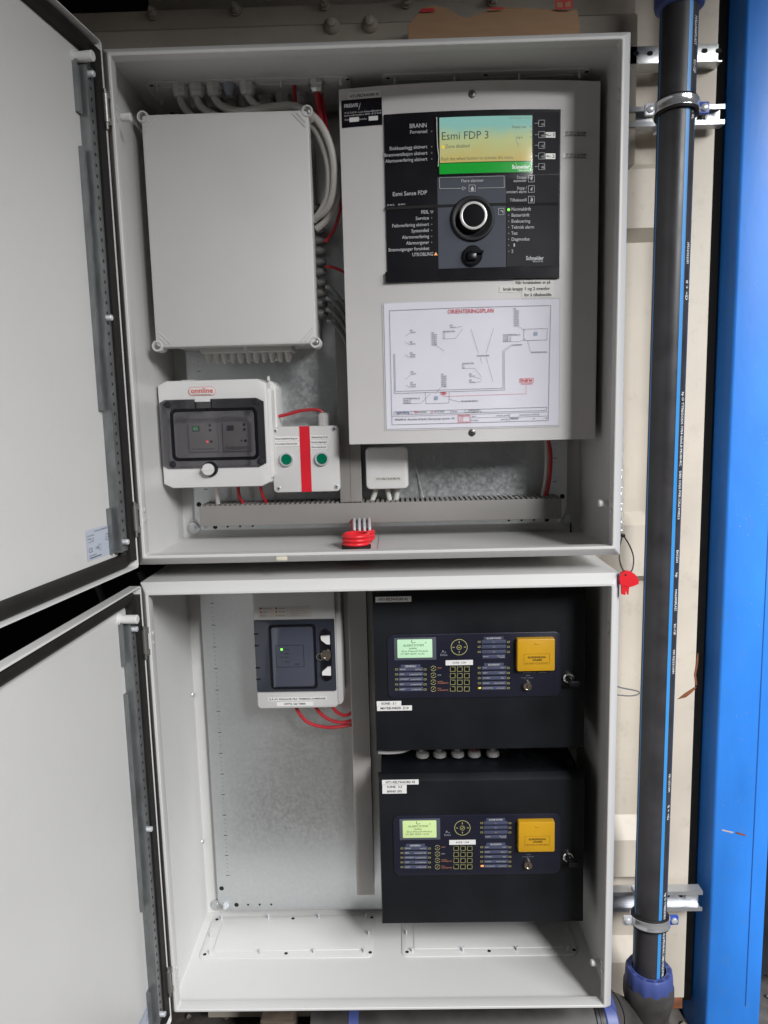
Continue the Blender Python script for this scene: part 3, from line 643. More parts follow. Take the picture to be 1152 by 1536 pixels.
b = B(); fpt(b, 'FIRESAFE', 516, 159.5, 4.6, off=.0016, bold=.03, width=20); fpt(b, 'Tlf. 22 72 20 20 - e-post: firmapost@firesafe.no', 516.5, 170, 2.2, off=.0016, width=53); fpt(b, 'Service avtale kontakt nr. 08120 - tlf. 22 00 00', 516.5, 174, 2.2, off=.0016, width=53); fpt(b, 'Dato', 517, 180, 2.4, off=.0016); fpt(b, 'Kontrollert', 538.5, 179, 2.4, off=.0016, width=11)
a_, c_ = FP(538, 164.5, .0016), FP(540.5, 154.5, .0016); b.line((a_.x, a_.z), (c_.x, c_.z), .0008, a_.y); b.build('sticker_print', WINK, st)
b = B(); cpx(b, 524, 176.5, 538.5, 182, .0016, .0003); cpx(b, 553, 174.5, 567, 180, .0016, .0003); b.build('write_field', WHT, st)

# ---- orientation plan sheet
PY = lambda x: yc_(x)-.0022
p0, p1 = at(576, 457, .1065), at(838.5, 640, .1085)
SX0, SX1, SZ0, SZ1 = .0185, .3175, .2135, .4262
b = B(); curved(b, SX0, SX1, SZ0, SZ1, .0022, .0012, 16)
pl = thing('plan_sheet', 'white laminated site plan titled in red, fixed low on the alarm panel', 'paper plan', (.168, .105, .2135))
b.build('sheet', PAPER, pl)
rim_ = B(); curved(rim_, SX0-.0032, SX1+.0022, SZ0-.0030, SZ1+.0022, .0010, .0006, 16); rim_.build('laminate_edge', mat('laminate_edge', (.60,.59,.60), .18), pl)
# drawing, measured in the sheet's own frame: u 0..1000 across, v 0..713 down
def sp(px, py): return FP(px, py, .0030)
K, G_, RD, BL, BS = B(), B(), B(), B(), B()
def sl_(bb, pts, wd=.00055):
    for p, q in zip(pts, pts[1:]):
        a, c = sp(*p), sp(*q); n_ = max(1, int(abs(c.x-a.x)/.018))
        for i in range(n_):
            e0, e1 = a.lerp(c, i/n_), a.lerp(c, (i+1)/n_); o0 = len(bb.v); bb.line((e0.x, e0.z), (e1.x, e1.z), wd, 0)
            for j in range(o0, len(bb.v)): bb.v[j] = (bb.v[j][0], yc_(bb.v[j][0])-.0034, bb.v[j][2])
Z = lambda x, y, k=3.84, ox=560, oy=440: (ox+x/k, oy+y/k)
def sz(bb, pts, wd=.00055): sl_(bb, [Z(*p) for p in pts], wd*.72)
def stx(bb, s, x, y, h, wd, align='LEFT', bold=.01):
    p = sp(*Z(x, y)); put_text(bb, s, p.x, 0, p.z, h/3.84*PXM, align, bold, wd/3.84*PXM, yf=lambda xx: yc_(xx)-.0036)
sz(G_, [(93,100),(1022,70),(1008,732),(108,757),(93,100)], .0008)
sz(G_, [(117,348),(122,577),(757,556),(755,335),(800,302),(858,298)], .0007); sz(G_, [(124,348),(128,565),(748,546),(747,330),(795,296),(858,293)], .0007)
for a in ([(183,248),(213,228)], [(183,281),(212,297)], [(184,354),(212,370)], [(184,498),(216,467)], [(186,527),(214,543)], [(365,301),(408,332)], [(474,197),(512,190)], [(402,262),(473,260),(514,205)], [(562,203),(606,345)], [(693,200),(650,343)], [(615,370),(627,405)], [(650,370),(690,507)], [(512,432),(583,432),(623,480)], [(580,480),(623,494)], [(580,515),(623,506)], [(835,188),(878,218)], [(750,278),(840,278),(878,262)], [(888,274),(905,335)], [(388,543),(356,578)], [(175,635),(275,633),(330,578)], [(437,610),(500,626)]): sz(K, a, .0005)
sz(G_, [(301,573),(303,635),(436,631),(437,568)], .0006); sz(K, [(866,207),(868,272),(1000,268),(1002,202),(866,207)], .0006)
stx(RD, 'ORIENTERINGSPLAN', 428, 107, 22, 257, bold=.0)
def col(x, y, n_, wd=28, step=11.5):
    for i in range(n_): stx(K, ('KD','10,014','10,016','10,017','10,019','10,025','10,028','10,030','10,037')[i % 9], x, y+i*step, 8, wd if i else 14)
col(335, 228, 7); col(808, 90, 9, step=12); col(391, 467, 7)
for x, y, n_ in ((212, 214, 2), (211, 281, 2), (211, 343, 3), (216, 453, 2), (214, 515, 3), (442, 185, 2), (552, 466, 2), (552, 501, 2)): col(x, y, n_)
for s, x, y, wd in (('NEDGRAVTEN', 400, 221, 68), ('1.1', 400, 233, 10), ('1.2', 400, 245, 10), ('1.3', 400, 257, 10), ('NEDGRAVTEN', 512, 405, 66), ('2.1', 512, 417, 10), ('2.2', 512, 428, 14), ('SONEKABEL', 595, 360, 74), ('SLUKKESENTRAL 01', 748, 240, 96), ('SONE 1.1', 748, 252, 44), ('SONE 1.2', 748, 264, 44), ('SONE 1.3', 748, 275, 44), ('BRANNROM SIGNEL 1', 910, 340, 96), ('SLUKKESENTRAL 02', 173, 607, 94), ('SONE 2.1', 173, 619, 42), ('SONE 2.2', 173, 631, 42), ('BRANNRUM NEDRE 2', 505, 622, 96)): stx(K, s, x, y, 8, wd)
stx(RD, 'Du står her', 848, 501, 15, 70, bold=.03); stx(RD, 'brannsentral', 852, 521, 10, 64); stx(RD, 'TBS', 392, 576, 11, 26, bold=.03)
sz(RD, [(842,492),(923,488),(924,511),(843,514),(842,492)], .0006); sz(RD, [(880,530),(881,578),(403,594),(402,584)], .0005); sz(RD, [(388,569),(420,568),(420,583),(388,584),(388,569)], .0006)
for x, y in ((925, 222), (352, 593)):
    p = sp(*Z(x, y)); q = sp(*Z(x+20, y+20)); BS.add([(p.x, p.y-.0004, p.z), (q.x, p.y-.0004, p.z), (q.x, p.y-.0004, q.z), (p.x, p.y-.0004, q.z)], [(0,1,2,3)])
sz(G_, [(118,682),(1000,655),(996,674),(120,700),(118,682)], .0007); sz(G_, [(108,710),(1008,682)], .0006); sz(G_, [(560,717),(785,712)], .0005); sz(G_, [(785,690),(785,735)], .0006); sz(G_, [(785,713),(1008,706)], .0006); sz(G_, [(220,678),(221,697)], .0006)
stx(BL, 'Tegnforklaring', 128, 688, 12, 80, bold=.02); stx(RD, 'TBS', 234, 685, 11, 22); stx(K, 'BRANNSENTRAL', 258, 685, 7, 50); stx(K, 'MANUELL MELDER', 352, 682, 7, 57); stx(K, 'RØYK', 468, 681, 7, 16); stx(K, 'VARME BRANNSKAP', 552, 673, 6, 62); stx(K, 'SLUKKEMIDDEL CO2', 552, 683, 6, 72)
stx(K, 'FIRESAFE AS - Brannalarm & Nødlys / Brannstyringer systemer - EN', 124, 728, 10, 342); stx(K, 'FIRESAFE /', 790, 722, 10, 50, bold=.02); stx(K, 'Tegn. nr.', 565, 708, 7, 28); stx(K, 'Prosjekt', 565, 732, 7, 40); stx(K, 'Norland_Løp/TR', 711, 704, 7, 70); stx(K, '20.09.2022', 735, 727, 7, 44); stx(K, 'Steinbruksvei_0_P102_R', 842, 700, 8, 115); stx(K, 'Rev', 920, 721, 7, 12); stx(K, '1 / 2022', 980, 719, 7, 26)
sz(RD, [(488,703),(557,700),(559,744),(490,747),(488,703)], .0009); 
for i, s in enumerate(('GODKJENT FOR', '16.11.22', '18.11.22', 'ANLEGG TEGN')): stx(RD, s, 494, 710+i*10.5, 7, 56 if i in (0, 3) else 22)
sz(RD, [(333,678),(343,678),(343,689),(333,689),(333,678)], .0006); sz(BL, [(447,677),(461,677),(461,690),(447,690),(447,677)], .0006); sz(G_, [(528,670),(549,669),(549,684),(528,685),(528,670)], .0006)
K.build('plan_text', INKG, pl); BS.build('plan_symbol', mat('pale_blue_ink', (.30,.36,.46), .5), pl); G_.build('plan_lines', mat('thin_grey_ink', (.16,.17,.19), .5), pl); RD.build('red_ink_print', INKR, pl); BL.build('blue_ink_print', mat('blue_ink', (.07,.10,.25), .5), pl)

# ---- timer enclosure with smoked window
tb = thing('timer_enclosure', 'white plastic enclosure with smoked window, red logo and round white knob', 'enclosure', (-.292, .26, .113))
WP = ABSW
ox0, ox1, oz0, oz1 = -.394, -.190, .1135, .3080
B().rbox(ox0+.002, ox1+.004, oz0+.002, oz1-.001, .196, .262, .016, .003).build('base', WP, tb)
def octo(x0, x1, z0, z1, c): return [(x0+c, z0), (x1-c, z0), (x1, z0+c*.5), (x1, z1-c*.5), (x1-c, z1), (x0+c, z1), (x0, z1-c*.5), (x0, z0+c*.5)]
def frame_mesh(bm_, o, i, y0, y1, ch):
    sh = lambda L, d, y: [(x+(d if x < -.292 else -d), y, z+(d if z < .21 else -d)) for x, z in L]
    bm_.loops([sh(i, 0, y1), sh(i, 0, y0+.001), sh(i, -.001, y0), sh(o, ch, y0), sh(o, ch*.3, y0+ch*.3), sh(o, 0, y0+ch), sh(o, 0, y1)])
b = B(); frame_mesh(b, octo(ox0, ox1-.006, oz0, oz1, .016), octo(-.389, -.2035, .1500, .2735, .014), .156, .196, .004); b.build('front_frame', WP, tb, ang=30)
b = B().rbox(-.2035, -.1895, .128, .292, .163, .199, .006, .003); b.build('side_rib', WP, tb)
B().rbox(-.36, -.335, .3075, .3105, .19, .25, .002, .0005).build('top_lug', WP, tb); B().lathe([(.003, 0), (.003, .006), (.0015, .008)], (-.198, .19, .306), (0, 0, 1), 10).build('corner_lug', WP, tb)
B().box(-.389, -.2035, .200, .203, .150, .2735).build('inner_plate', mat('timer_plate', (.20,.19,.185), .5), tb)
wn = B().poly(octo(-.3945, -.2030, .1495, .2740, .013), .1535, .1557).build('window', SMOKE, tb)
b = B(); 
def rl(d, y, r=.010): return [(x, y, z) for x, z in rrect(-.372+d, -.2165-d, .1645+d, .2565-d, r, 4)]
b.loops([rl(-.0015, .1535), rl(-.001, .1512, .010), rl(.0025, .1507, .008), rl(.0035, .1525, .008), rl(.0045, .1535, .007)]); b.build('window_bead', BLKG, wn, ang=40)
b = B().box(-.3265, -.325, .1518, .1535, .2565, .2735).box(-.2975, -.296, .1518, .1535, .2565, .2735); b.build('hinge_groove', BLKG, wn)
for (x, z) in ((-.3765, .2655), (-.2165, .2665), (-.3735, .1580), (-.2135, .1590)): B().lathe([(.0062, 0), (.0062, .0006), (.0055, .001)], (x, .1535, z), n=20).build('window_plug', CHAR, wn)
B().rbox(-.3265, -.2985, .2690, .2765, .1510, .1560, .001, .0008).build('window_latch', WP, tb)
kx, kz = -.3075, .1475
kn = B().lathe([(.0138, -.002), (.0138, .004), (.0125, .006), (.0120, .006)], (kx+.002, .1545, kz), n=32).build('knob_collar', BLKP, tb)
B().lathe([(.0110, .003), (.0108, .012), (.0095, .0135), (.0001, .0137)], (kx, .1545, kz), n=32).build('knob', WP, kn)
B().box(kx-.0105, kx+.0105, .1395, .1415, kz-.0015, kz+.0015).build('knob_grip', WP, kn)
bd = B().rbox(-.338, -.2875, .2800, .2965, .1548, .1562, .008, .0005, 6).build('logo_badge', mat('badge_white', (.72,.68,.66), .4), tb)
b = B(); put_text(b, 'onnline', -.3130, .1543, .2890, .0088, 'CENTER', .012, .0400); b.build('logo_lettering', mat('logo_red', (.62,.06,.05), .45), bd)
b = B(); put_text(b, 'En Vi Vet Varmesentralen', -.3130, .1544, .2822, .0018, 'CENTER', 0, .032); b.build('badge_small_print', INK, bd)
b = B(); b.loops([[(x, .1545, z) for x, z in rrect(-.3375+d, -.2880-d, .2805+d, .2960-d, .0078-d, 6)] for d in (0, .0006)]); b.build('badge_outline', INKR, bd)
for i, (x0, x1) in enumerate(((-.352, -.297), (-.288, -.234))):
    tm = B().rbox(x0, x1, .1775, .2310, .190, .200, .001, .0006).build('timer_module', mat('timer_grey', (.62,.59,.565), .45), tb)
    B().rbox(x0+.008, x0+.021, .2155, .2255, .1893, .1902, .0006, .0002).build('timer_display', mat('timer_lcd', (.02,.03,.03) if i == 0 else (.05,.055,.075), .3) if i == 0 else mat('timer_lcd_off', (.07,.08,.11), .3), tm)
    b = B()
    for (u, v) in ((.041, .0495), (.041, .0405), (.042, .0195)): b.lathe([(.0027, 0), (.0027, .001)], (x0+u, .190, .1775+v-.0005), n=12)
    b.build('timer_button', CHAR, tm)
    b = B(); b.lathe([(.0022 if i == 0 else .0016, 0), (.0018 if i == 0 else .0012, .0008)], (x0+.0345, .190, .1965), n=12); b.build('timer_lamp', GLOW_R if i == 0 else CHAR, tm)
    b = B(); put_text(b, 'Termiske Kameraer' if i == 0 else 'ALARM FORSINKET', x0+.026, .1895, .1832, .003, 'CENTER', .01, .042); b.build('module_text', INK, tm)
    if i == 0:
        b = B(); put_text(b, '85', x0+.0145, .1888, .2205, .0070, 'CENTER', .01, .0092); b.build('timer_digits', SEG, tm)
    else: b = B().frame(x0+.003, x0+.05, .1805, .1860, .0004, .1895); b.build('text_frame', INK, tm)

# ---- push button box
pb = thing('push_button_box', 'light grey box with two green buttons and a red stripe', 'button box', (-.133, .26, .099))
B().rbox(-.195, -.072, .0995, .2205, .187, .262, .006, .001).build('box_body', ABS, pb)
ld = B().rbox(-.1955, -.0715, .0990, .2210, .180, .1868, .007, .0015).build('box_lid', ABS, pb)
B().box(-.1435, -.1245, .1794, .1800, .0992, .2208).build('red_stripe', REDT, pb)
for (x, z) in ((-.1885, .2135), (-.0795, .2145), (-.1865, .1065), (-.0785, .1075)): screw(pb, (x, .180, z), .0045)
for (px, py) in ((430, 689), (483, 688)):
    p = at(px, py, .178); p.y = .180
    bt = B().lathe([(.0130, 0), (.0133, .004), (.0125, .0068), (.0100, .0068), (.0098, .005)], p, n=32, cap=False).build('button_bezel', GALVB, pb)
    B().lathe([(.0098, .001), (.0096, .0052), (.0088, .0060), (.0001, .0056)], p, n=32).build('button_cap', GREEN, bt)
def sticker(parent, x0, x1, z0, z1, y, lines, h=.003, m=None, tm=None, name='sticker', wf=.86, bold=.015):
    o = B().box(x0, x1, y, y+.0005, z0, z1).build(name, m or WHT, parent); n_ = len(lines); hh = (z1-z0)/n_; b = B()
    for i, s in enumerate(lines): put_text(b, s, (x0+x1)/2, y-.0003, z1-hh*(i+.5), h, 'CENTER', bold, (x1-x0)*wf)
    if lines: b.build('sticker_print', tm or INK, o if o.parent and o.parent.parent is None else parent)
    return o
sticker(pb, -.1935, -.1440, .1945, .2030, .1793, ['Timerdeaktivering av'], .0031); sticker(pb, -.1935, -.1440, .1850, .1935, .1793, ['Termiske Kameraer'], .0031)
sticker(pb, -.1240, -.0880, .1960, .2040, .1793, ['Aktivering 5min'], .0028); sticker(pb, -.1240, -.0900, .1868, .1952, .1793, ['brannutganger'], .0028); sticker(pb, -.1240, -.0930, .1775, .1860, .1793, ['Forsinket'], .0028)
b = B().lathe([(.0115, 0), (.0115, .005), (.0112, .0052), (.0112, .0058), (.0115, .006), (.0115, .019), (.0085, .024), (.005, .024)], (-.1005, .215, .2205), (0, 0, 1), 8); b.build('cable_gland', ABS, pb, ang=25)
cable('red_cable', 'thin red cable bridging the smoked window enclosure and the button box gland', [(-.186,.212,.240),(-.170,.212,.243),(-.145,.212,.249),(-.120,.214,.251),(-.106,.215,.248),(-.1005,.215,.240)], .0032, REDC)
cable('grey_cable', 'short pale cable dropping from the smoked window enclosure into the duct', [(-.309,.21,.116),(-.310,.212,.095),(-.312,.225,.066)], .0045, mat('pale_cable', (.62,.60,.57), .5))
cable('red_cable', 'left red cable under the smoked window enclosure entering the duct', [(-.268,.21,.116),(-.269,.211,.10),(-.267,.216,.085),(-.258,.225,.066)], .0032, REDC)
cable('red_cable', 'right red cable under the smoked window enclosure entering the duct', [(-.226,.21,.116),(-.225,.211,.10),(-.222,.217,.085),(-.214,.225,.066)], .0032, REDC)

# ---- small junction box
sj = thing('junction_box', 'small square off-white junction box under the alarm panel', 'junction box', (.016, .26, .098))
B().rbox(-.022, .0545, .1005, .1760, .216, .262, .008, .001).build('box_body', ABSW, sj)
B().rbox(-.0240, .0565, .0985, .1780, .199, .2155, .009, .005, 6).build('box_cover', ABSW, sj)
sticker(sj, -.0075, .0435, .1145, .1220, .1986, ['HT1-FELT4-KURS 42'], .0034, TAPE)
for k, (x, d) in enumerate(((-.005, -.014), (.016, .006), (.036, -.006))):
    cable('white_cable', ('left', 'middle', 'right')[k]+' white cable between the small junction box and the duct', [(x,.225,.102),(x+d*.2,.225,.090),(x+d*.9,.228,.066)], .005, mat('white_cable_sheath', (.64,.62,.58), .45), group='cables under the small box')
cable('red_cable', 'red cable rising at the right end of the duct behind the alarm panel', [(.318,.232,.066),(.324,.232,.085),(.329,.232,.115),(.330,.232,.16),(.322,.236,.20)], .0036, REDC)
cable('grey_cable', 'grey cable close beside the red one at the right duct end', [(.313,.236,.066),(.319,.236,.09),(.323,.236,.13),(.323,.238,.20)], .0036, CABG)
# thin stray wire on the plate
cable('thin_wire', 'thin pale wire hanging in front of the plate right of the small box', [(.068,.258,.150),(.074,.257,.13),(.080,.256,.10),(.087,.25,.070)], .0008, CABG, 'wire')

# ---- cable ducts
def finger_mesh(b): return b
hd = thing('cable_duct', 'long horizontal grey slotted cable duct across the upper cabinet bottom', 'cable duct', (0, .26, .035))
B().rbox(-.343, .345, .0350, .0738, .2000, .2035, .001, .0012).build('duct_cover', DUCT, hd)
B().box(-.343, .345, .2590, .2615, .0380, .0680).box(-.343, .345, .2035, .2590, .0360, .0385).build('duct_trough', DUCT, hd)
first = None
for k in range(72):
    x = -.340+k*.00955
    if first is None: first = B().box(x, x+.0056, .2036, .2590, .0728, .0758).build('slot_finger', DUCT, hd); me = first.data
    else:
        o = bpy.data.objects.new('slot_finger', me); COL.objects.link(o); child(o, hd); o.location.x = k*.00955
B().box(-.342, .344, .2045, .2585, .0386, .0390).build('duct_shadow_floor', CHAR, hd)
vd = thing('cable_duct', 'vertical grey slotted cable duct beside the alarm panel in the upper cabinet', 'cable duct', (-.052, .26, .075))
B().rbox(-.0735, -.0320, .0755, .4480, .2005, .2040, .001, .0012).build('duct_cover', DUCT, vd)
b = B().box(-.0535, -.0531, .2001, .2004, .0757, .4478); b.build('cover_groove', CHAR, vd)
B().box(-.0725, -.0330, .2590, .2615, .0755, .4480).build('duct_trough', DUCT, vd)
first = None
for k in range(38):
    z = .0765+k*.0097
    if first is None: first = B().box(-.0355, -.0330, .2041, .2589, z, z+.0060).box(-.0725, -.0700, .2041, .2589, z, z+.0060).build('slot_finger', DUCT, vd); me = first.data
    else:
        o = bpy.data.objects.new('slot_finger', me); COL.objects.link(o); child(o, vd); o.location.z = k*.0097
ld_ = thing('cable_duct', 'vertical grey cable duct between bare plate and black panels in the lower cabinet', 'cable duct', (-.045, .26, -.75))
B().rbox(-.0665, -.0300, -.7440, -.070, .2110, .2145, .001, .0012).build('duct_cover', DUCTL, ld_)
B().box(-.0655, -.0630, .2145, .2615, -.7435, -.070).box(-.0335, -.0310, .2145, .2615, -.7435, -.070).box(-.0629, -.0336, .2590, .2615, -.7435, -.070).build('duct_trough', DUCTL, ld_)

# ---- red conduit stub through the cabinet floor
rc = thing('red_conduit', 'stub of ribbed red conduit standing up through the upper cabinet floor', 'conduit', (-.041, .118, 0))
pr_ = []
for k in range(3):
    z = .0085+k*.0070; pr_ += [(.0222, z), (.0246, z+.0008), (.0256, z+.0030), (.0246, z+.0056), (.0222, z+.0066)]
B().lathe(pr_+[(.0210, .0300), (.0195, .029), (.0195, .004)], (-.041, .118, 0), (0, 0, 1), 32, cap=False).build('ribbed_sleeve', REDP, rc, ang=50)
B().lathe([(.0262, .0016), (.0264, .0076), (.0240, .0083)], (-.041, .118, 0), (0, 0, 1), 32, cap=False).build('sealing_ring', RUB, rc)
B().lathe([(.0193, .018), (.0001, .0182)], (-.041, .118, 0), (0, 0, 1), 24).build('bore', HOLE, rc)
rc2 = thing('red_conduit', 'second red conduit stub half hidden behind the front one on the cabinet floor', 'conduit', (-.033, .168, 0))
B().lathe([(a_*.85, h_*.9) for a_, h_ in pr_]+[(.0180, .0270), (.0165, .026), (.0165, .004)], (-.030, .172, 0), (0, 0, 1), 32, cap=False).build('ribbed_sleeve', REDP, rc2, ang=50)
for k in range(4):
    x = -.050+k*.0095
    cable('grey_cable', ('leftmost', 'second', 'third', 'rightmost')[k]+' of four thin grey cables rising from the red conduit behind', [(x+.004,.172,.010),(x+.003,.174,.030),(x+.002,.190,.040),(x,.222,.046)], .0030, mat('silver_cable', (.42,.43,.45), .4), group='thin cables in the red conduit')
for k in range(2):
    cable('red_cable', ('left', 'right')[k]+' red cable beside the thin grey ones in the red conduit', [(-.049+k*.030,.176,.012),(-.050+k*.031,.182,.034),(-.051+k*.031,.222,.046)], .0036, REDC)
B().lathe([(.0235, 0), (.0235, .010), (.020, .012)], (-.041, .118, -.0035), (0, 0, -1), 32).build('conduit_underside', REDP, rc)

# ================================================================== lower cabinet contents
br = thing('smoke_detector_unit', 'grey plastic unit with dark translucent cover and chrome lock in the lower cabinet', 'detector unit', (-.167, .26, -.323))
B().rbox(-.246, -.0790, -.323, -.0800, .190, .262, .010, .003).build('base', ABS, br)
B().rbox(-.2455, -.0885, -.3225, -.0800, .176, .1898, .008, .004, 5).build('front_cover', ABS, br)
wn = B().rbox(-.2440, -.0905, -.2860, -.1440, .1705, .1757, .002, .0015).build('dark_cover', mat('dark_blue_translucent', (.034,.038,.053), .16, coat=.4), br)
b = B(); 
def rl2(d, y, r=.007): return [(x, y, z) for x, z in rrect(-.2155+d, -.1275-d, -.2800+d, -.1535-d, r, 4)]
b.loops([rl2(-.001, .1705), rl2(0, .1690), rl2(.002, .1688), rl2(.0035, .1702)]); b.build('window_bead', BLKG, wn, ang=40)
B().rbox(-.2110, -.1320, -.2755, -.1575, .1690, .1704, .005, .001).build('window_pane', mat('dark_blue_pane', (.062,.069,.094), .10, coat=.7), wn)
b = B(); b.frame(-.2035, -.1505, -.2360, -.1930, .0006, .1684); b.build('inner_outline', BLKP, wn)
B().lathe([(.0024, 0), (.0018, .0008)], (-.1925, .1688, -.2010), n=12).build('green_lamp', GLOW_G, wn)
b = B(); put_text(b, 'Power', -.187, .1684, -.201, .0022, 'LEFT', .02); put_text(b, 'Alarm', -.187, .1684, -.2088, .0022, 'LEFT', .02); put_text(b, 'Fault', -.187, .1684, -.216, .0022, 'LEFT', .02); put_text(b, 'Reset', -.187, .1684, -.2255, .0024, 'LEFT', .02); put_text(b, 'HSSD-2', -.168, .1684, -.2305, .002, 'LEFT', .03)
b.box(-.195, -.190, .1683, .1685, -.2094, -.2084).box(-.195, -.190, .1683, .1685, -.2166, -.2156); b.build('pane_print', INK, wn)
b = B()
for z in (-.17, -.193, -.237, -.26): b.box(-.2445, -.236, .1698, .1706, z-.0012, z+.0012)
b.build('cover_notch', BLKG, wn)
B().rbox(-.1185, -.0975, -.2655, -.1625, .1680, .1706, .010, .001).build('latch_recess', BLKG, wn)
for z, f_ in ((-.183, 1), (-.2435, -1)):
    x = -.1078; B().poly([(x-.0085, z+.008*f_), (x+.0085, z+.009*f_), (x+.0085, z-.008*f_), (x+.002, z-.0075*f_), (x-.008, z+.001*f_)], .1625, .1680).build('latch', WHT, wn)
lk = B().lathe([(.0110, 0), (.0108, .004), (.0090, .006), (.0060, .006), (.0058, .0045), (.0001, .0045)], (-.1070, .1680, -.2125), n=28).build('lock', BRASSY, wn)
b = B(); b.loops([[(-.1195+.0075*math.cos(R(a))*k_, .1665, -.2165+.0075*math.sin(R(a))*k_) for a in range(0, 360, 20)] for k_ in (1, .72)]); b.build('key_ring', CHROME, wn)
sticker(br, -.224, -.1105, -.3065, -.2995, .1752, ['SLÅ AV SIGNALER FRA TERMISKE KAMERAER'], .0036, WHT, wf=.97); sticker(br, -.208, -.1370, -.3170, -.3090, .1752, ['OPPTIL 360 TIMER'], .0036, WHT, wf=.6)
lp_ = B().box(-.2345, -.1340, .1754, .1758, -.1395, -.1180).build('legend_sticker', mat('legend_beige', (.52,.49,.45), .4), br)
b = B()
for i, (s, t_) in enumerate((('Normal drift', 'Utkobling'), ('Alarm', 'Testalarm'), ('Feil', 'Feil vann'))):
    z = -.1218-i*.0070; put_text(b, s, -.2265, .1750, z, .0024, 'LEFT', .01); put_text(b, t_, -.1965, .1750, z, .0024, 'LEFT', .01)
for i, s in enumerate(('Ring brannvesenet ved', 'utløst alarm tlf. 110', 'Brannsentral', 'utløst stopp av anlegg', 'Tilbakestill ved feil', 'tlf. 08120 el 12')): put_text(b, s, -.1745, .1750, -.1198-i*.0034, .0015, 'LEFT', 0, .034-.003*(i % 3))
b.box(-.1785, -.1782, .1749, .1751, -.139, -.1185); b.build('legend_print', INKG, lp_)
for i, (m1, m2) in enumerate(((CHAR, CHAR), (INKR, INKR), (OINK, YEL))):
    for x, mm in ((-.2300, m1), (-.2005, m2)): B().lathe([(.0018, 0), (.0001, .0002)], (x, .1753, -.1218-i*.007), n=10).build('legend_dot', mm, lp_)
for k, pts in enumerate(([(-.176,.205,-.318),(-.174,.205,-.336),(-.155,.206,-.363),(-.128,.207,-.374),(-.100,.208,-.3765),(-.0615,.219,-.376)], [(-.137,.205,-.318),(-.134,.205,-.337),(-.113,.206,-.358),(-.085,.208,-.367),(-.0615,.219,-.366)], [(-.103,.205,-.318),(-.100,.205,-.337),(-.086,.207,-.350),(-.074,.212,-.353),(-.0615,.219,-.348)])):
    cable('red_cable', ('left and lowest', 'middle', 'right and uppermost')[k]+' of three red cables curving from the detector unit to the duct', pts, .0034, REDC, group='red cables under the detector unit')

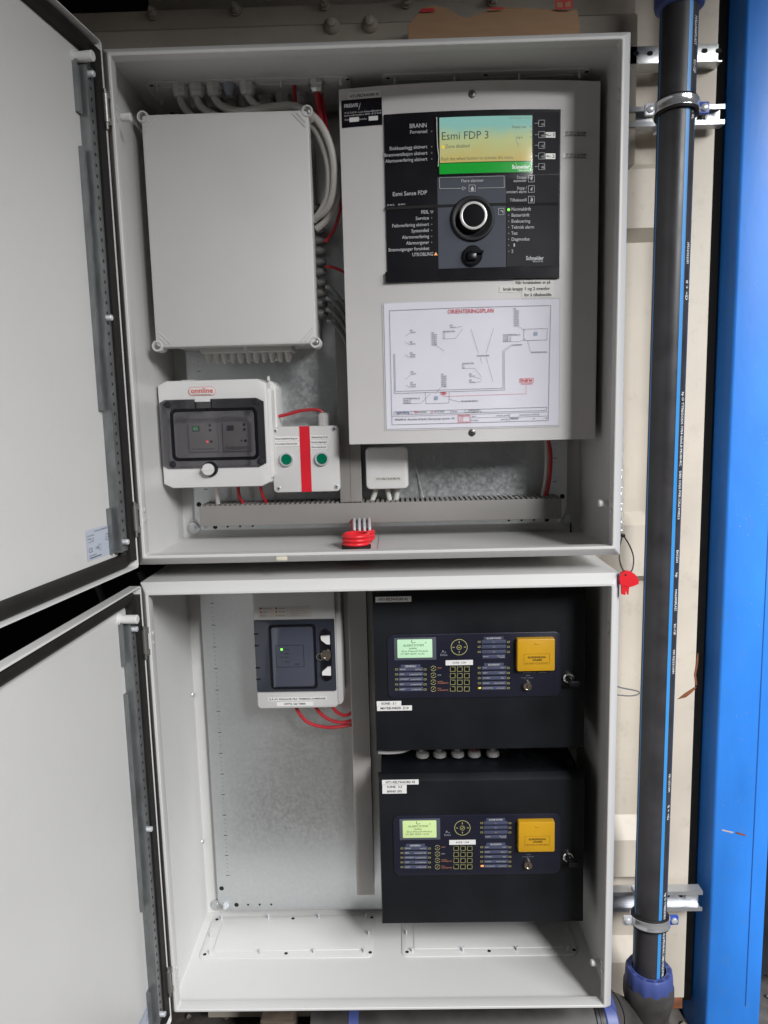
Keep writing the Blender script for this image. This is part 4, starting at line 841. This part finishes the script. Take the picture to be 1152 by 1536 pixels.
# ---- black extinguishing panels (first one measured, second is a copy set lower)
def black_panel():
    e = thing('extinguishing_panel', 'upper of two black control panels, lit display pale green', 'control panel', (.177, .258, -.376), 'black control panels')
    X0, X1, Z0, Z1 = -.0150, .3680, -.3760, -.0775
    b = B(); b.rbox(X0+.004, X1-.004, Z0+.004, Z1-.004, .120, .258, .004, .001); b.build('case', BLK, e)
    b = B(); prf = [(Z0, .1195), (Z0, .103), (Z0+.0015, .1005), (Z0+.004, .100), (Z1-.012, .100), (Z1-.0095, .1005), (Z1-.001, .1105), (Z1, .113), (Z1, .1195)]
    b.loops([[(x+(0.0015 if y < .101 and x < 0 else -.0015 if y < .101 else 0), y, z) for z, y in prf] for x in (X0, X1)], True, True); b.build('door', BLK, e, ang=20)
    Y = .0995
    cp_ = B().rbox(.0105, .3225, -.2745, -.1540, .0975, .1003, .012, .0012, 6).build('control_plate', NAVY, e)
    Z_ = lambda x, y, k=3.388, ox=550, oy=880: at(ox+x/k, oy+y/k, .0975)
    def rp(b, x0, y0, x1, y1, yf, yb, r=.0008, c=.0003): p, q = Z_(x0, y0), Z_(x1, y1); b.rbox(p.x, q.x, q.z, p.z, yf, yb, r, c); return b
    dp_ = rp(B(), 138, 260, 354, 370, .0962, .0976).build('display_frame', SLATE, e)
    rp(B(), 155, 268, 334, 358, .0955, .0963, .0015).build('display_glass', LCDG, dp_)
    b = B()
    def tx(b, s, x, y, h, wd, yy=.0952, al='LEFT', bold=.0): p = Z_(x, y); put_text(b, s, p.x, yy, p.z, h/3.388*PXM, al, bold, wd/3.388*PXM)
    tx(b, 'ALARM SYSTEM', 185, 298, 12, 108, italic_ if False else .0952); tx(b, 'NORMAL', 215, 313, 9, 42); tx(b, '(Kun Manuell Modus)', 176, 327, 9, 138); tx(b, '14 SEP 2024 12:32', 170, 341, 9, 125); tx(b, '®', 296, 284, 7, 8)
    p = Z_(232, 283)
    b.line((p.x-.002, p.z+.002), (p.x, p.z+.0055), .0009, .0952); b.line((p.x-.002, p.z+.002), (p.x+.001, p.z-.001), .0009, .0952); b.line((p.x+.001, p.z-.001), (p.x+.006, p.z+.001), .0009, .0952)
    b.build('display_text', mat('lcd_dark', (.03,.06,.04), .4), dp_)
    # rows of status strips
    ln = B(); tt = B()
    L1 = [(420, 'BRANN', 'AVSTILL'), (445, 'FEIL', 'KLOKKE/BRYTER'), (470, 'UTKOBLET', 'SLUKKEMIDDEL'), (496, 'TEST', 'SLUKKEMIDDEL'), (522, 'DRIFT', 'SYSTEM FEIL')]
    for y, a_, c_ in L1:
        p, q = Z_(163, y-8), Z_(287, y+7); B().rbox(p.x, q.x, q.z, p.z, .0970, .0976, .0005, .0002).build('status_strip', STRIP, cp_)
        for x in (152, 297): p = Z_(x, y); ln.frame(p.x-.0022, p.x+.0022, p.z-.0013, p.z+.0013, .0006, .0969)
        tx(tt, a_, 168, y, 7, 8*len(a_)*.75, .0966); tx(tt, c_, 280, y, 7, 8*len(c_)*.62, .0966, 'RIGHT')
    L2 = [(280, '', '- 1 -', ''), (305, '', '- 2 -', ''), (331, '', '- 3 -', '')]
    for y, _, s, _ in L2:
        p, q = Z_(584, y-8), Z_(708, y+7); B().rbox(p.x, q.x, q.z, p.z, .0970, .0976, .0005, .0002).build('status_strip', STRIP, cp_)
        for x in (572, 720): p = Z_(x, y); ln.frame(p.x-.0022, p.x+.0022, p.z-.0013, p.z+.0013, .0006, .0969)
        tx(tt, s, 646, y, 8, 18, .0966, 'CENTER')
    p, q = Z_(588, 347), Z_(704, 363); B().rbox(p.x, q.x, q.z, p.z, .0970, .0976, .0005, .0002).build('status_strip', STRIP, cp_); tx(tt, 'BRANN', 592, 355, 6, 26, .0966); tx(tt, 'FEIL / UTK', 700, 352, 6, 36, .0966, 'RIGHT'); tx(tt, 'VENTILER', 700, 359, 5, 26, .0966, 'RIGHT')
    for y, a_, c_ in ((412, 'KLAR', 'STOPP'), (438, 'RESET', 'AVSTILT'), (464, 'UTKOBLET', 'FEIL'), (490, 'MANUELL', 'STENGT VENTIL'), (515, 'KUN MANUELL', 'AUTOMATIKK')):
        p, q = Z_(584, y-7), Z_(710, y+7); B().rbox(p.x, q.x, q.z, p.z, .0970, .0976, .0005, .0002).build('status_strip', STRIP, cp_)
        for x in (572, 720): p = Z_(x, y); ln.frame(p.x-.0022, p.x+.0022, p.z-.0013, p.z+.0013, .0006, .0969)
        tx(tt, a_, 590, y, 6, 7*len(a_)*.7, .0966); tx(tt, c_, 700, y, 6, 7*len(c_)*.6, .0966, 'RIGHT')
    for s, x, y in (('GENERELL', 223, 404), ('ALARM SONER', 645, 262), ('SLUKKING', 646, 396)):
        p, q = Z_(x-50, y-7), Z_(x+50, y+6); B().rbox(p.x, q.x, q.z, p.z, .0970, .0976, .0004, .0002).build('heading_strip', STRIP, cp_); tx(tt, s, x, y, 9, 60 if len(s) < 9 else 76, .0966, 'CENTER', .02)
    tx(tt, 'EXGo', 372, 346, 12, 44, .0969) if False else None
    # round keys
    for (x, y, r) in ((470, 307, .0150), (470, 308, .0046)):
        p = Z_(x, y); n_ = 40; ln.add([(p.x+r*k_*math.cos(2*math.pi*i/n_), .0969, p.z+r*k_*math.sin(2*math.pi*i/n_)) for k_ in (1, .93 if r > .01 else .82) for i in range(n_)], [(i, (i+1) % n_, n_+(i+1) % n_, n_+i) for i in range(n_)])
    p = Z_(470, 307)
    for dx, dz in ((.0102, 0), (-.0102, 0)): ln.line((p.x+dx-.0018, p.z), (p.x+dx+.0018, p.z), .0013, .0968)
    for dx, dz in ((0, .0092), (0, -.0092)): ln.line((p.x, p.z+dz-.0018), (p.x, p.z+dz+.0018), .0013, .0968)
    ln.line((p.x-.0020, p.z), (p.x-.0003, p.z-.0018), .0009, .0968); ln.line((p.x-.0003, p.z-.0018), (p.x+.0024, p.z+.0018), .0009, .0968)
    for y in (415, 450, 485, 520):
        p = Z_(339, y); n_ = 24; r = .0050
        ln.add([(p.x+r*k_*math.cos(2*math.pi*i/n_), .0969, p.z+r*k_*math.sin(2*math.pi*i/n_)) for k_ in (1, .84) for i in range(n_)], [(i, (i+1) % n_, n_+(i+1) % n_, n_+i) for i in range(n_) if i not in (0, 11, 12, 23)])
        ln.line((p.x-.0014, p.z-.0014), (p.x+.0014, p.z+.0014), .0009, .0968)
    rd = B()
    for s, y in (('RESET', 413), ('MUTE', 449), ('AVSTILL', 482), ('KLOKKE/BRYTER', 490), ('STILL', 517), ('KLOKKE/BRYTER', 526)): tx(rd if 'MUTE' != s else tt, s, 360, y, 6, 7.0*len(s)*.62, .0969)
    rd.build('orange_lettering', OINK, cp_)
    for i in range(3):
        for j in range(4):
            p = Z_(437+i*36, 418+j*33.5)
            ln.line((p.x-.0010, p.z+.0040), (p.x+.0044, p.z+.0040), .0007, .0969); ln.line((p.x+.0044, p.z+.0040), (p.x+.0044, p.z-.0044), .0007, .0969); ln.line((p.x+.0044, p.z-.0044), (p.x-.0044, p.z-.0044), .0007, .0969); ln.line((p.x-.0044, p.z-.0044), (p.x-.0044, p.z+.0016), .0007, .0969)
            put_text(ln, '123456789*0#'[j*3+i], p.x-.0036, .0968, p.z+.0036, .0030, 'CENTER', .02)
            B().rbox(p.x-.0034, p.x+.0034, p.z-.0036, p.z+.0030, .0970, .0978, .0005, .0003).build('keypad_key', BLKG, cp_)
    ln.build('yellow_outlines', YINK, cp_); tt.build('white_lettering', WINK, cp_)
    b = B(); p = Z_(392, 346); put_text(b, 'ExGo', p.x, .0968, p.z, .0040, 'CENTER', .02, .0125); b.poly([(p.x-.0042, p.z+.0040), (p.x-.0018, p.z+.0092), (p.x, p.z+.0072), (p.x+.0010, p.z+.0040), (p.x-.0010, p.z+.0056)], .0968, .0972); b.poly([(p.x+.0018, p.z+.0040), (p.x+.0026, p.z+.0064), (p.x+.0046, p.z+.0040)], .0968, .0972); b.build('brand_mark', GINK, cp_)
    p, q = Z_(401, 374), Z_(540, 397); o = B().box(p.x, q.x, .0968, .0973, q.z, p.z).build('code_sticker', WHT, cp_)
    b = B(); put_text(b, 'KODE : 1234', (p.x+q.x)/2, .0965, (p.z+q.z)/2, .0032, 'CENTER', .01, .024); b.build('code_print', INKG, cp_)
    # yellow flap, text plate, lock
    yf_ = rp(B(), 759, 257, 949, 416, .0850, .0972, .003, .002).build('yellow_flap', YEL, e)
    b = B(); tx(b, 'SLUKKEANLEGG', 858, 347, 10, 92, .0846, 'CENTER', .03); tx(b, 'UTLØSER', 860, 361, 10, 50, .0846, 'CENTER', .03); tx(b, 'LØFT DEKSEL OG TRYKK KNAPP', 856, 376, 5, 118, .0846, 'CENTER'); p, q = Z_(793, 331), Z_(922, 380); b.frame(p.x, q.x, q.z, p.z, .0003, .0846); b.build('flap_print', mat('flap_ink', (.10,.06,.01), .5), yf_)
    p = Z_(860, 279); B().rbox(p.x-.0045, p.x+.0045, p.z-.0018, p.z+.0018, .0843, .0852, .0015, .0005).build('flap_catch', YEL, yf_)
    rp(B(), 778, 420, 932, 441, .0966, .0976).build('text_plate', STRIP if False else CHAR, e)
    b = B(); tx(b, 'UTKOBLET   AUT     MANUELL KUN', 855, 426, 5, 140, .0963, 'CENTER'); tx(b, 'SLUKKING  AV     MANUELT', 855, 435, 5, 125, .0963, 'CENTER'); tx(b, 'MODUS', 820, 451, 6, 20, .0969, 'CENTER'); tx(b, 'AUTO & MAN', 798, 463, 5, 28, .0969, 'CENTER'); tx(b, 'KUN MAN', 832, 463, 5, 28, .0969, 'CENTER'); b.build('plate_text', GINK, e)
    p = Z_(814, 500); lk = B().lathe([(.0082, 0), (.0082, .006), (.0072, .008), (.0058, .008), (.0056, .006), (.0001, .006)], p, n=28).build('mode_lock', BRASSY, e)
    B().box(p.x-.0008, p.x+.0008, p.y-.0066, p.y-.006, p.z-.0032, p.z+.0032).build('keyhole', HOLE, lk)
    p = at(852, 1016, .1); dl = B().lathe([(.0095, 0), (.0095, .005), (.0080, .0065), (.0062, .0065), (.006, .003), (.0001, .003)], p, n=28).build('door_lock', CHROME, e)
    b = B().cyl((p.x+.001, p.y-.003, p.z-.001), (p.x+.003, p.y-.016, p.z-.003), .0055, n=16); b.rbox(p.x-.003, p.x+.016, p.z-.009, p.z-.000, p.y-.022, p.y-.016, .003, .001); b.build('lock_key', BLKP, dl)
    return e, cp_, dp_
P1, cplate, dframe = black_panel()
def copy_tree(o, parent=None):
    c = o.copy(); COL.objects.link(c)
    if parent: c.parent = parent; c.matrix_parent_inverse = o.matrix_parent_inverse.copy()
    for ch in [x for x in list(o.children)]: copy_tree(ch, c)
    return c
P2 = copy_tree(P1); P2.location = P1.location+Vector((.0025, 0, -.3490))
P2['label'] = 'lower of two black control panels, display yellowish green, standing over the cabinet floor'
for c in P2.children:
    for s in c.children:
        if s.name.startswith('display_glass'): s.data = s.data.copy(); s.data.materials[0] = LCDY
p = at(550+575/3.388, 880+515/3.388, .0967)
B().rbox(p.x-.0022, p.x+.0022, p.z-.0014, p.z+.0014, .0964, .0970, .0006, .0002).build('amber_lamp', GLOW_Y, P1)
B().rbox(p.x-.0003, p.x+.0053, p.z-.0018-.349, p.z+.0018-.349, .0964, .0970, .0006, .0002).build('amber_lamp', GLOW_O, P2)
def psticker(parent, x0, y0, x1, y1, s, wf=.8):
    p, q = at(x0, y0, .0995), at(x1, y1, .0995); sticker(parent, p.x, q.x, q.z, p.z, .0993, [s], (p.z-q.z)*.46, wf=wf)
psticker(P1, 563, 895.5, 617, 902.5, 'HT1-FELT4-KURS 42'); psticker(P1, 565, 1052, 602, 1058.5, 'SONE:  3.1', .6); psticker(P1, 565.5, 1059, 618, 1065.5, 'MATEBUNKER  2/10')
psticker(P2, 573, 1170, 628, 1176.5, 'HT1-FELT4-KURS 42'); psticker(P2, 573.5, 1177, 610, 1183.5, 'SONE:  3.3', .62); psticker(P2, 573.5, 1184, 610, 1190, 'BÅND 202', .6)
# glands on the lower black panel and loose plastic
for k, px in enumerate((634, 660, 687, 712, 740)):
    x = at(px, 1136, .17).x
    g_ = B().lathe([(.0128, 0), (.0128, .005), (.0115, .0065), (.0115, .009), (.0085, .0105), (.006, .0105)], (x, .178, -.4250), (0, 0, 1), 16).build('cable_gland', mat('shaded_white_gland', (.34,.33,.32), .5), P2, ang=30)  # white glands coloured darker to stand in for shade under the upper panel
    cable('grey_cable' if k != 3 else 'red_cable', ('leftmost', 'second', 'third', 'fourth', 'rightmost')[k]+(' grey' if k != 3 else ' red')+' cable in the row of glands on the lower black panel', [(x,.178,-.418),(x,.180,-.408),(x-.004,.190,-.396),(x-.012,.215,-.388)], .0058 if k != 3 else .004, CABG if k != 3 else REDC)
b = B(); rs = random.Random(21); nx, ny = 14, 7; V = []
for j in range(ny):
    for i in range(nx):
        x = .225+.125*i/(nx-1); y = .112+.07*j/(ny-1); V.append((x+rs.uniform(-.004, .004), y+rs.uniform(-.003, .003), -.4215+.030*(j/(ny-1))*abs(math.sin(i*1.3+j))+rs.uniform(0, .006)))
b.add(V, [(j*nx+i, j*nx+i+1, (j+1)*nx+i+1, (j+1)*nx+i) for j in range(ny-1) for i in range(nx-1)])
BAG = film(); BAG.name = 'crinkled_bag_film'; BAG.node_tree.nodes['Mix Shader'].inputs[0].default_value = .30
tag(b.build('plastic_bag', BAG, ang=20), 'crumpled clear plastic lying on top of the lower black panel', 'plastic bag')
cable('white_wire', 'pale flat wire in the gap between the two black panels', [(-.012,.135,-.395),(.01,.135,-.396),(.035,.14,-.396),(.055,.15,-.392)], .0032, WHT, 'wire')

# ================================================================== outside right
# pipe
pp = thing('water_pipe', 'long black plastic pipe with bright blue stripes right of the cabinets', 'pipe', (.533, .20, -.93))
PXT, PXB, PYC, PR = .5395, .5325, .200, .0315
def pxz(z): return PXB+(PXT-PXB)*(z+.9)/1.9
b = B(); b.cyl((pxz(-.93), PYC, -.93), (pxz(1.25), PYC, 1.25), PR, n=48); b.build('tube', PIPE, pp, ang=60)
for nm, a0, wd in (('blue_stripe', -73, 13), ('blue_stripe', -172, 6), ('blue_stripe', 60, 9)):
    b = B(); L = []
    for z in (-.93, 1.25): L.append([(pxz(z)+(PR+.0003)*math.cos(R(a)), PYC+(PR+.0003)*math.sin(R(a)), z) for a in (a0-wd/2, a0, a0+wd/2)])
    b.add(L[0]+L[1], [(0,1,4,3), (1,2,5,4)]); b.build(nm, PIPEB, pp)
b = B()
def pipe_text(s, z, h=.0064, a0=-52, ln_=None):
    vs, fs = text_mesh(s, h/.69, 'LEFT', .02); w0 = max(v.x for v in vs); k = (ln_/w0) if ln_ else 1; out = []
    for v in vs:
        zz = z-v.x*k; a = R(a0)+v.y/PR; r_ = PR+.0005; out.append((pxz(zz)+r_*math.cos(a), PYC+r_*math.sin(a), zz))
    b.add(out, fs)
zpx = lambda py: at(1010, py, .17).z
for s, y0, y1 in (('HALLINGPLAST', 22, 66), ('EC-12P', 88, 108), ('<A>', 138, 142), ('- 4L', 165, 178), ('HH:5:2:4:2:2:HH', 363, 395), ('II + <D', 420, 450), ('kp O YTREGODS 7704 63x5,8 PE100-RC', 588, 700), ('DERI CVLIS PVIR CVLS PVIR2.5', 707, 780), ('EN12201', 826, 845), ('kp', 860, 867), ('HALLINGPLAST', 885, 918), ('EC-12P', 937, 954), ('HH 0:2:2:3:1:HH', 976, 1012), ('HH 1:4:7:1:HH', 1163, 1190), ('II + <D', 1210, 1232), ('kp O YTREGODS 7704 63x5,8 PE100-RC', 1342, 1434), ('DERI CVLIS PVIR', 1436, 1468)):
    z0, z1 = zpx(y0), zpx(y1); pipe_text(s, z0, ln_=z0-z1)
b.build('white_marking', mat('white_pipe_print', (.8,.8,.8), .5), pp)
# upper dark blue coupling edge
b = B().lathe([(.034, 0), (.040, .003), (.042, .010), (.042, .06)], (pxz(.918), PYC, .918), (0, 0, 1), 32); tag(b.build('pipe_coupling', CPB), 'dark blue coupling end on the pipe at the top edge', 'coupling')
# lower compression coupling
cpn = thing('pipe_coupling', 'blue and black compression coupling at the lower end of the black pipe', 'coupling', (.533, .2, -1.02))
cxx = .5335
b = B(); NN = 72; L = []
for r0, h, am in ((.0335, -.906, 0), (.0430, -.906, .0004), (.0458, -.910, .0006), (.0468, -.922, .0006), (.0474, -.936, .0006), (.0455, -.943, 0)):
    L.append([(cxx+(r0+am*math.cos(12*2*math.pi*i/NN))*math.cos(2*math.pi*i/NN), PYC+(r0+am*math.cos(12*2*math.pi*i/NN))*math.sin(2*math.pi*i/NN), h+(-.004*math.cos(12*2*math.pi*i/NN) if h < -.93 else 0)) for i in range(NN)])
b.loops(L); b.build('nut', CPB, cpn, ang=50)
b = B()
for k in range(12):
    a = 2*math.pi*(k+.5)/12; a1, a2 = a-.17, a+.17
    b.add([(cxx+r_*math.cos(t), PYC+r_*math.sin(t), -.9056) for r_, t in ((.0365, a1), (.0365, a2), (.0425, a2), (.0425, a1))], [(0,1,2,3)])
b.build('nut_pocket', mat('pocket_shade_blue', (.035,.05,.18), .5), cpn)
B().lathe([(.0455, -.934), (.0500, -.944), (.0504, -.966), (.0475, -.980), (.0440, -.996), (.0405, -1.008), (.0420, -1.012), (.0420, -1.045), (.040, -1.10)], (cxx, PYC, 0), (0, 0, 1), 40).build('elbow_socket', CPK, cpn)
# horizontal drain pipe below the cabinets
dpn = thing('drain_pipe', 'thick dusty black pipe lying horizontally under the lower cabinet', 'pipe', (.1, .17, -1.0))
b = B(); b.tube([(-.16,.155,-1.005),(.1,.155,-1.000),(.36,.158,-.998),(.42,.165,-1.000),(.465,.185,-1.03),(.51,.21,-1.10)], .058, 28, 8); b.build('tube', CPK, dpn, ang=60)
b = B(); b.tube([(-.04,.098,-.985),(.12,.0965,-.972),(.28,.096,-.962),(.395,.098,-.953)], .0016, 6, 6); b.build('blue_stripe', PIPEB, dpn)
B().lathe([(.0605, 0), (.0605, .006), (.062, .007), (.062, .010), (.0605, .011), (.0605, .017)], (.405, .161, -.995), (1, .05, .03), 32).build('rubber_ring', BLKP, dpn)
B().lathe([(.0600, .018), (.0615, .020), (.0615, .040), (.0600, .042)], (.405, .161, -.995), (1, .05, .03), 32).build('blue_band', CPB, dpn)
B().lathe([(.061, 0), (.061, .020)], (-.085, .155, -1.004), (1, 0, 0), 32).build('blue_band', CPB, dpn)
B().rbox(.424, .442, -.997, -.955, .0905, .0945, .002, .001).build('red_tag', REDP, dpn)
cable('black_wire', 'thin black wire loop hanging beside the drain pipe right of the cabinet', [(.430,.12,-.885),(.445,.115,-.905),(.455,.11,-.935),(.452,.105,-.965),(.437,.10,-.985)], .0011, BLKP, 'wire')
# wood scraps and stones below
rs = random.Random(9)
for k, (x0, x1, y, z) in enumerate(((-.34, -.25, .05, -1.06), (-.235, -.17, .08, -1.055), (-.27, -.20, .16, -1.03))):
    b = B().rbox(x0, x1, -1.185, z+.05, y, y+.05, .006, .004); o = b.build('wood_scrap', mat('weathered_wood', (.16,.12,.09), .9, var=.4, vscale=20, stretch=(1, 1, 8)))
    tag(o, ('left weathered wood block', 'right weathered wood block', 'rear weathered wood block')[k]+' lying in the dark under the lower cabinet', 'wood')
b = B()
for k in range(2200):
    x, y, s = rs.uniform(-.5, 1.25), rs.uniform(-.35, 1.4), rs.uniform(.003, .012)
    vs = [(x+s*rs.uniform(.6, 1.2)*dx, y+s*rs.uniform(.6, 1.2)*dy, -1.186+s*rs.uniform(.5, .9)*dz) for dx, dy, dz in ((1,0,0),(-1,0,0),(0,1,0),(0,-1,0),(0,0,1),(0,0,-1))]
    b.add(vs, [(0,2,4),(2,1,4),(1,3,4),(3,0,4),(2,0,5),(1,2,5),(3,1,5),(0,3,5)])
gr = b.build('gravel', mat('mixed_gravel', (.24,.21,.18), .9, var=.5, vscale=60), ang=20); gr['kind'] = 'stuff'; gr['label'] = 'loose gravel and grit on the ground'
# strut channels and perforated strap
def strut(label, z0, z1, x0, x1, y0=.296):
    e = thing('strut_channel', label, 'rail', (.55, y0, z0), 'strut rails behind the pipe'); t = .0022; dpt = .022; lip = .0085
    b = B(); b.box(x0, x1, y0+dpt, y0+dpt+t, z0, z1); b.box(x0, x1, y0+t, y0+dpt, z0, z0+t).box(x0, x1, y0+t, y0+dpt, z1-t, z1)
    b.box(x0, x1, y0, y0+t, z0, z0+lip).box(x0, x1, y0, y0+t, z1-lip, z1); b.build('channel', mat('strut_zinc', (.50,.51,.53), .36, .6, var=.1, vscale=40), e)
    zc = (z0+z1)/2
    B().lathe([(.0105, 0), (.0105, .002), (.0075, .003), (.0075, .008), (.003, .009)], (x1-.024, y0+dpt, zc), n=24).build('bolt', GALVB, e)
    b = B()
    for x in (x0+.06, x0+.085, x1-.038, x1-.068): b.lathe([(.0062, 0), (.0001, .0001)], (x, y0+dpt-.0004, zc), n=16)
    b.build('slot_hole', HOLE, e)['kind'] = 'stuff'; return e
strut('upper zinc strut channel carrying the pipe clamp at the top right', .765, .8005, .36, .666)
strut('lower zinc strut channel crossing behind the pipe near the floor', -.853, -.806, .36, .681)
sp_ = thing('perforated_strap', 'flat zinc strap with oval holes behind the pipe, above the strut', 'strap', (.57, .30, .877))
B().rbox(.40, .651, .877, .9075, .300, .3025, .001, .0004).build('strap', GALV, sp_)
b = B()
for px in (954, 975, 1057, 1078):
    q = at(px, 80 if px < 1000 else 76, .2996); b.poly(rrect(q.x-.0055, q.x+.0055, q.z-.0040, q.z+.0040, .0038, 4), .2994, .2997)
b.build('oval_hole', HOLE, sp_)['kind'] = 'stuff'; B().box(.40, .66, .3031, .34, .8775, .88).build('strap_shelf', GALV, sp_)
# pipe clamps
def clamp(label, zc, tilt):
    e = thing('pipe_clamp', label, 'clamp', (pxz(zc), PYC, zc), 'pipe clamps'); c = (pxz(zc), PYC, zc); ax = Vector((0, tilt, 1)).normalized()
    B().lathe([(.0318, -.0125), (.0365, -.0125), (.0372, -.011), (.0372, .011), (.0365, .0125), (.0318, .0125)], c, ax, 40, cap=False).build('rubber_lining', RUB, e)
    B().lathe([(.0374, -.0085), (.0390, -.0085), (.0393, -.0070), (.0385, -.0055), (.0385, .0055), (.0393, .0070), (.0390, .0085), (.0374, .0085)], c, ax, 40, cap=False).build('steel_band', mat('polished_zinc', (.74,.75,.77), .22, .75), e, ang=40)
    for s, m_ in ((-1, GALVB), (1, BLUEP)):
        x = c[0]+s*.047
        B().rbox(min(x-s*.010, x+s*.009), max(x-s*.010, x+s*.009), zc-.010, zc+.010, PYC-.006, PYC-.001, .003, .001).build('ear', m_, e)
        B().lathe([(.0065, 0), (.0062, .003), (.004, .0045)], (x, PYC-.006, zc), n=14).build('clamp_screw', GALVB, e)
    B().box(c[0]-.006, c[0]+.006, PYC+.039, .30, zc-.006, zc+.006).build('stem', GALVB, e)
    return e
clamp('steel pipe clamp with black rubber lining at the upper strut channel', .7565, .12)
clamp('steel pipe clamp with blue lug just above the blue coupling', -.797, .20)
# chain, loop and red key
def chain(label, pts, link=.0125, r=.0007):
    e = thing('chain', label, 'chain', pts[0]); P = smooth(pts, 40); acc = 0; cur = []; k = 0
    d = [P[0]]
    for p, q in zip(P, P[1:]):
        acc += (q-p).length
        if acc >= link*.78: d.append(q); acc = 0
    for i, (p, q) in enumerate(zip(d, d[1:])):
        a = (q-p).normalized(); u = Vector((1, 0, 0)) if i % 2 == 0 else Vector((0, 1, 0)); u = (u-a*u.dot(a)).normalized(); c = (p+q)/2; h = link*.5; hw = link*.24
        ring_ = [c+a*h*math.sin(2*math.pi*t/10)+u*hw*math.cos(2*math.pi*t/10) for t in range(10)]
        bb = B(); nrm = a.cross(u); LL = []
        for t in range(10):
            o_ = (ring_[t]-c).normalized(); LL.append([ring_[t]+(o_*math.cos(2*math.pi*s/5)+nrm*math.sin(2*math.pi*s/5))*r for s in range(5)])
        LL.append(LL[0]); bb.loops(LL); bb.build('link', GALVB, e)
    return e
chain('thin steel chain hanging along the upper cabinet holding the red key', [(.4055, .05, .36), (.4085, .05, .20), (.4105, .045, .035)])
chain('thin steel chain hanging along the right side of the lower cabinet', [(.4075, .08, -.52), (.4085, .08, -.72), (.4090, .075, -.87)])
zt = cable('cable_tie_loop', 'black cable tie loop between the chain and the red key', [(.4105,.04,.030),(.403,.03,.012),(.400,.02,-.010),(.404,.01,-.026),(.411,.008,-.030),(.419,.012,-.022),(.4225,.02,-.004),(.4185,.03,.014),(.4110,.04,.029)], .0012, BLKP, 'cable tie')
B().rbox(.4080, .4140, .0255, .0315, .037, .043, .0015, .0008).build('tie_head', BLKP, zt)
rk = thing('key', 'red plastic cabinet key hanging beside the lower cabinet corner', 'key', (.41, .005, -.066))
kp_ = lambda px, py: (at(px, py, .006).x, at(px, py, .006).z)
B().poly([kp_(*q) for q in ((931,859),(938,855.5),(946,857),(952,861),(957,869),(957,875),(950,878),(944,880),(935,878),(930,877),(928,868))], .002, .009).build('bow', REDP, rk)
B().poly([kp_(*q) for q in ((932,877),(943,879.5),(942,891.5),(940.5,891.5),(939.5,886),(938,886),(937.5,892),(932,891))], .003, .008).build('bit', REDP, rk)
p = at(938.5, 862.5, .0015); B().lathe([(.0017, 0), (.0001, .0001)], (p.x, .0016, p.z), n=12).build('eyelet', HOLE, rk)
cable('black_wire', 'thin black wire hook sticking out beside the upper cabinet right wall', [(.405,.18,.60),(.418,.20,.585),(.436,.23,.565),(.447,.25,.553)], .0014, BLKP, 'wire')
cable('grey_wire', 'thin grey wire loop poking from behind the lower cabinet onto the pipe', [(.404,.13,-.255),(.44,.14,-.276),(.475,.16,-.291),(.487,.165,-.297),(.484,.165,-.302),(.46,.155,-.300),(.404,.14,-.286)], .0013, CABD, 'wire')
cable('black_wire', 'black wire in the gap between the two cabinets at the right', [(.372,.24,.02),(.372,.24,-.015),(.373,.24,-.06)], .0016, BLKP, 'wire')
# loose cables in the dark to the left of the cabinets
for k, pts in enumerate(([(-.75,.9,-.10),(-.66,.9,-.16),(-.55,.9,-.15)], [(-.86,.9,-.20),(-.83,.9,-.30),(-.80,.9,-.42)], [(-.72,.9,-.20),(-.69,.9,-.28),(-.67,.9,-.36)])):
    cable('grey_cable', ('curved upper', 'left hanging', 'right hanging')[k]+' pale cable in the dark between the two cabinet doors', pts, .010, CABD)
SC.render.engine = 'CYCLES'
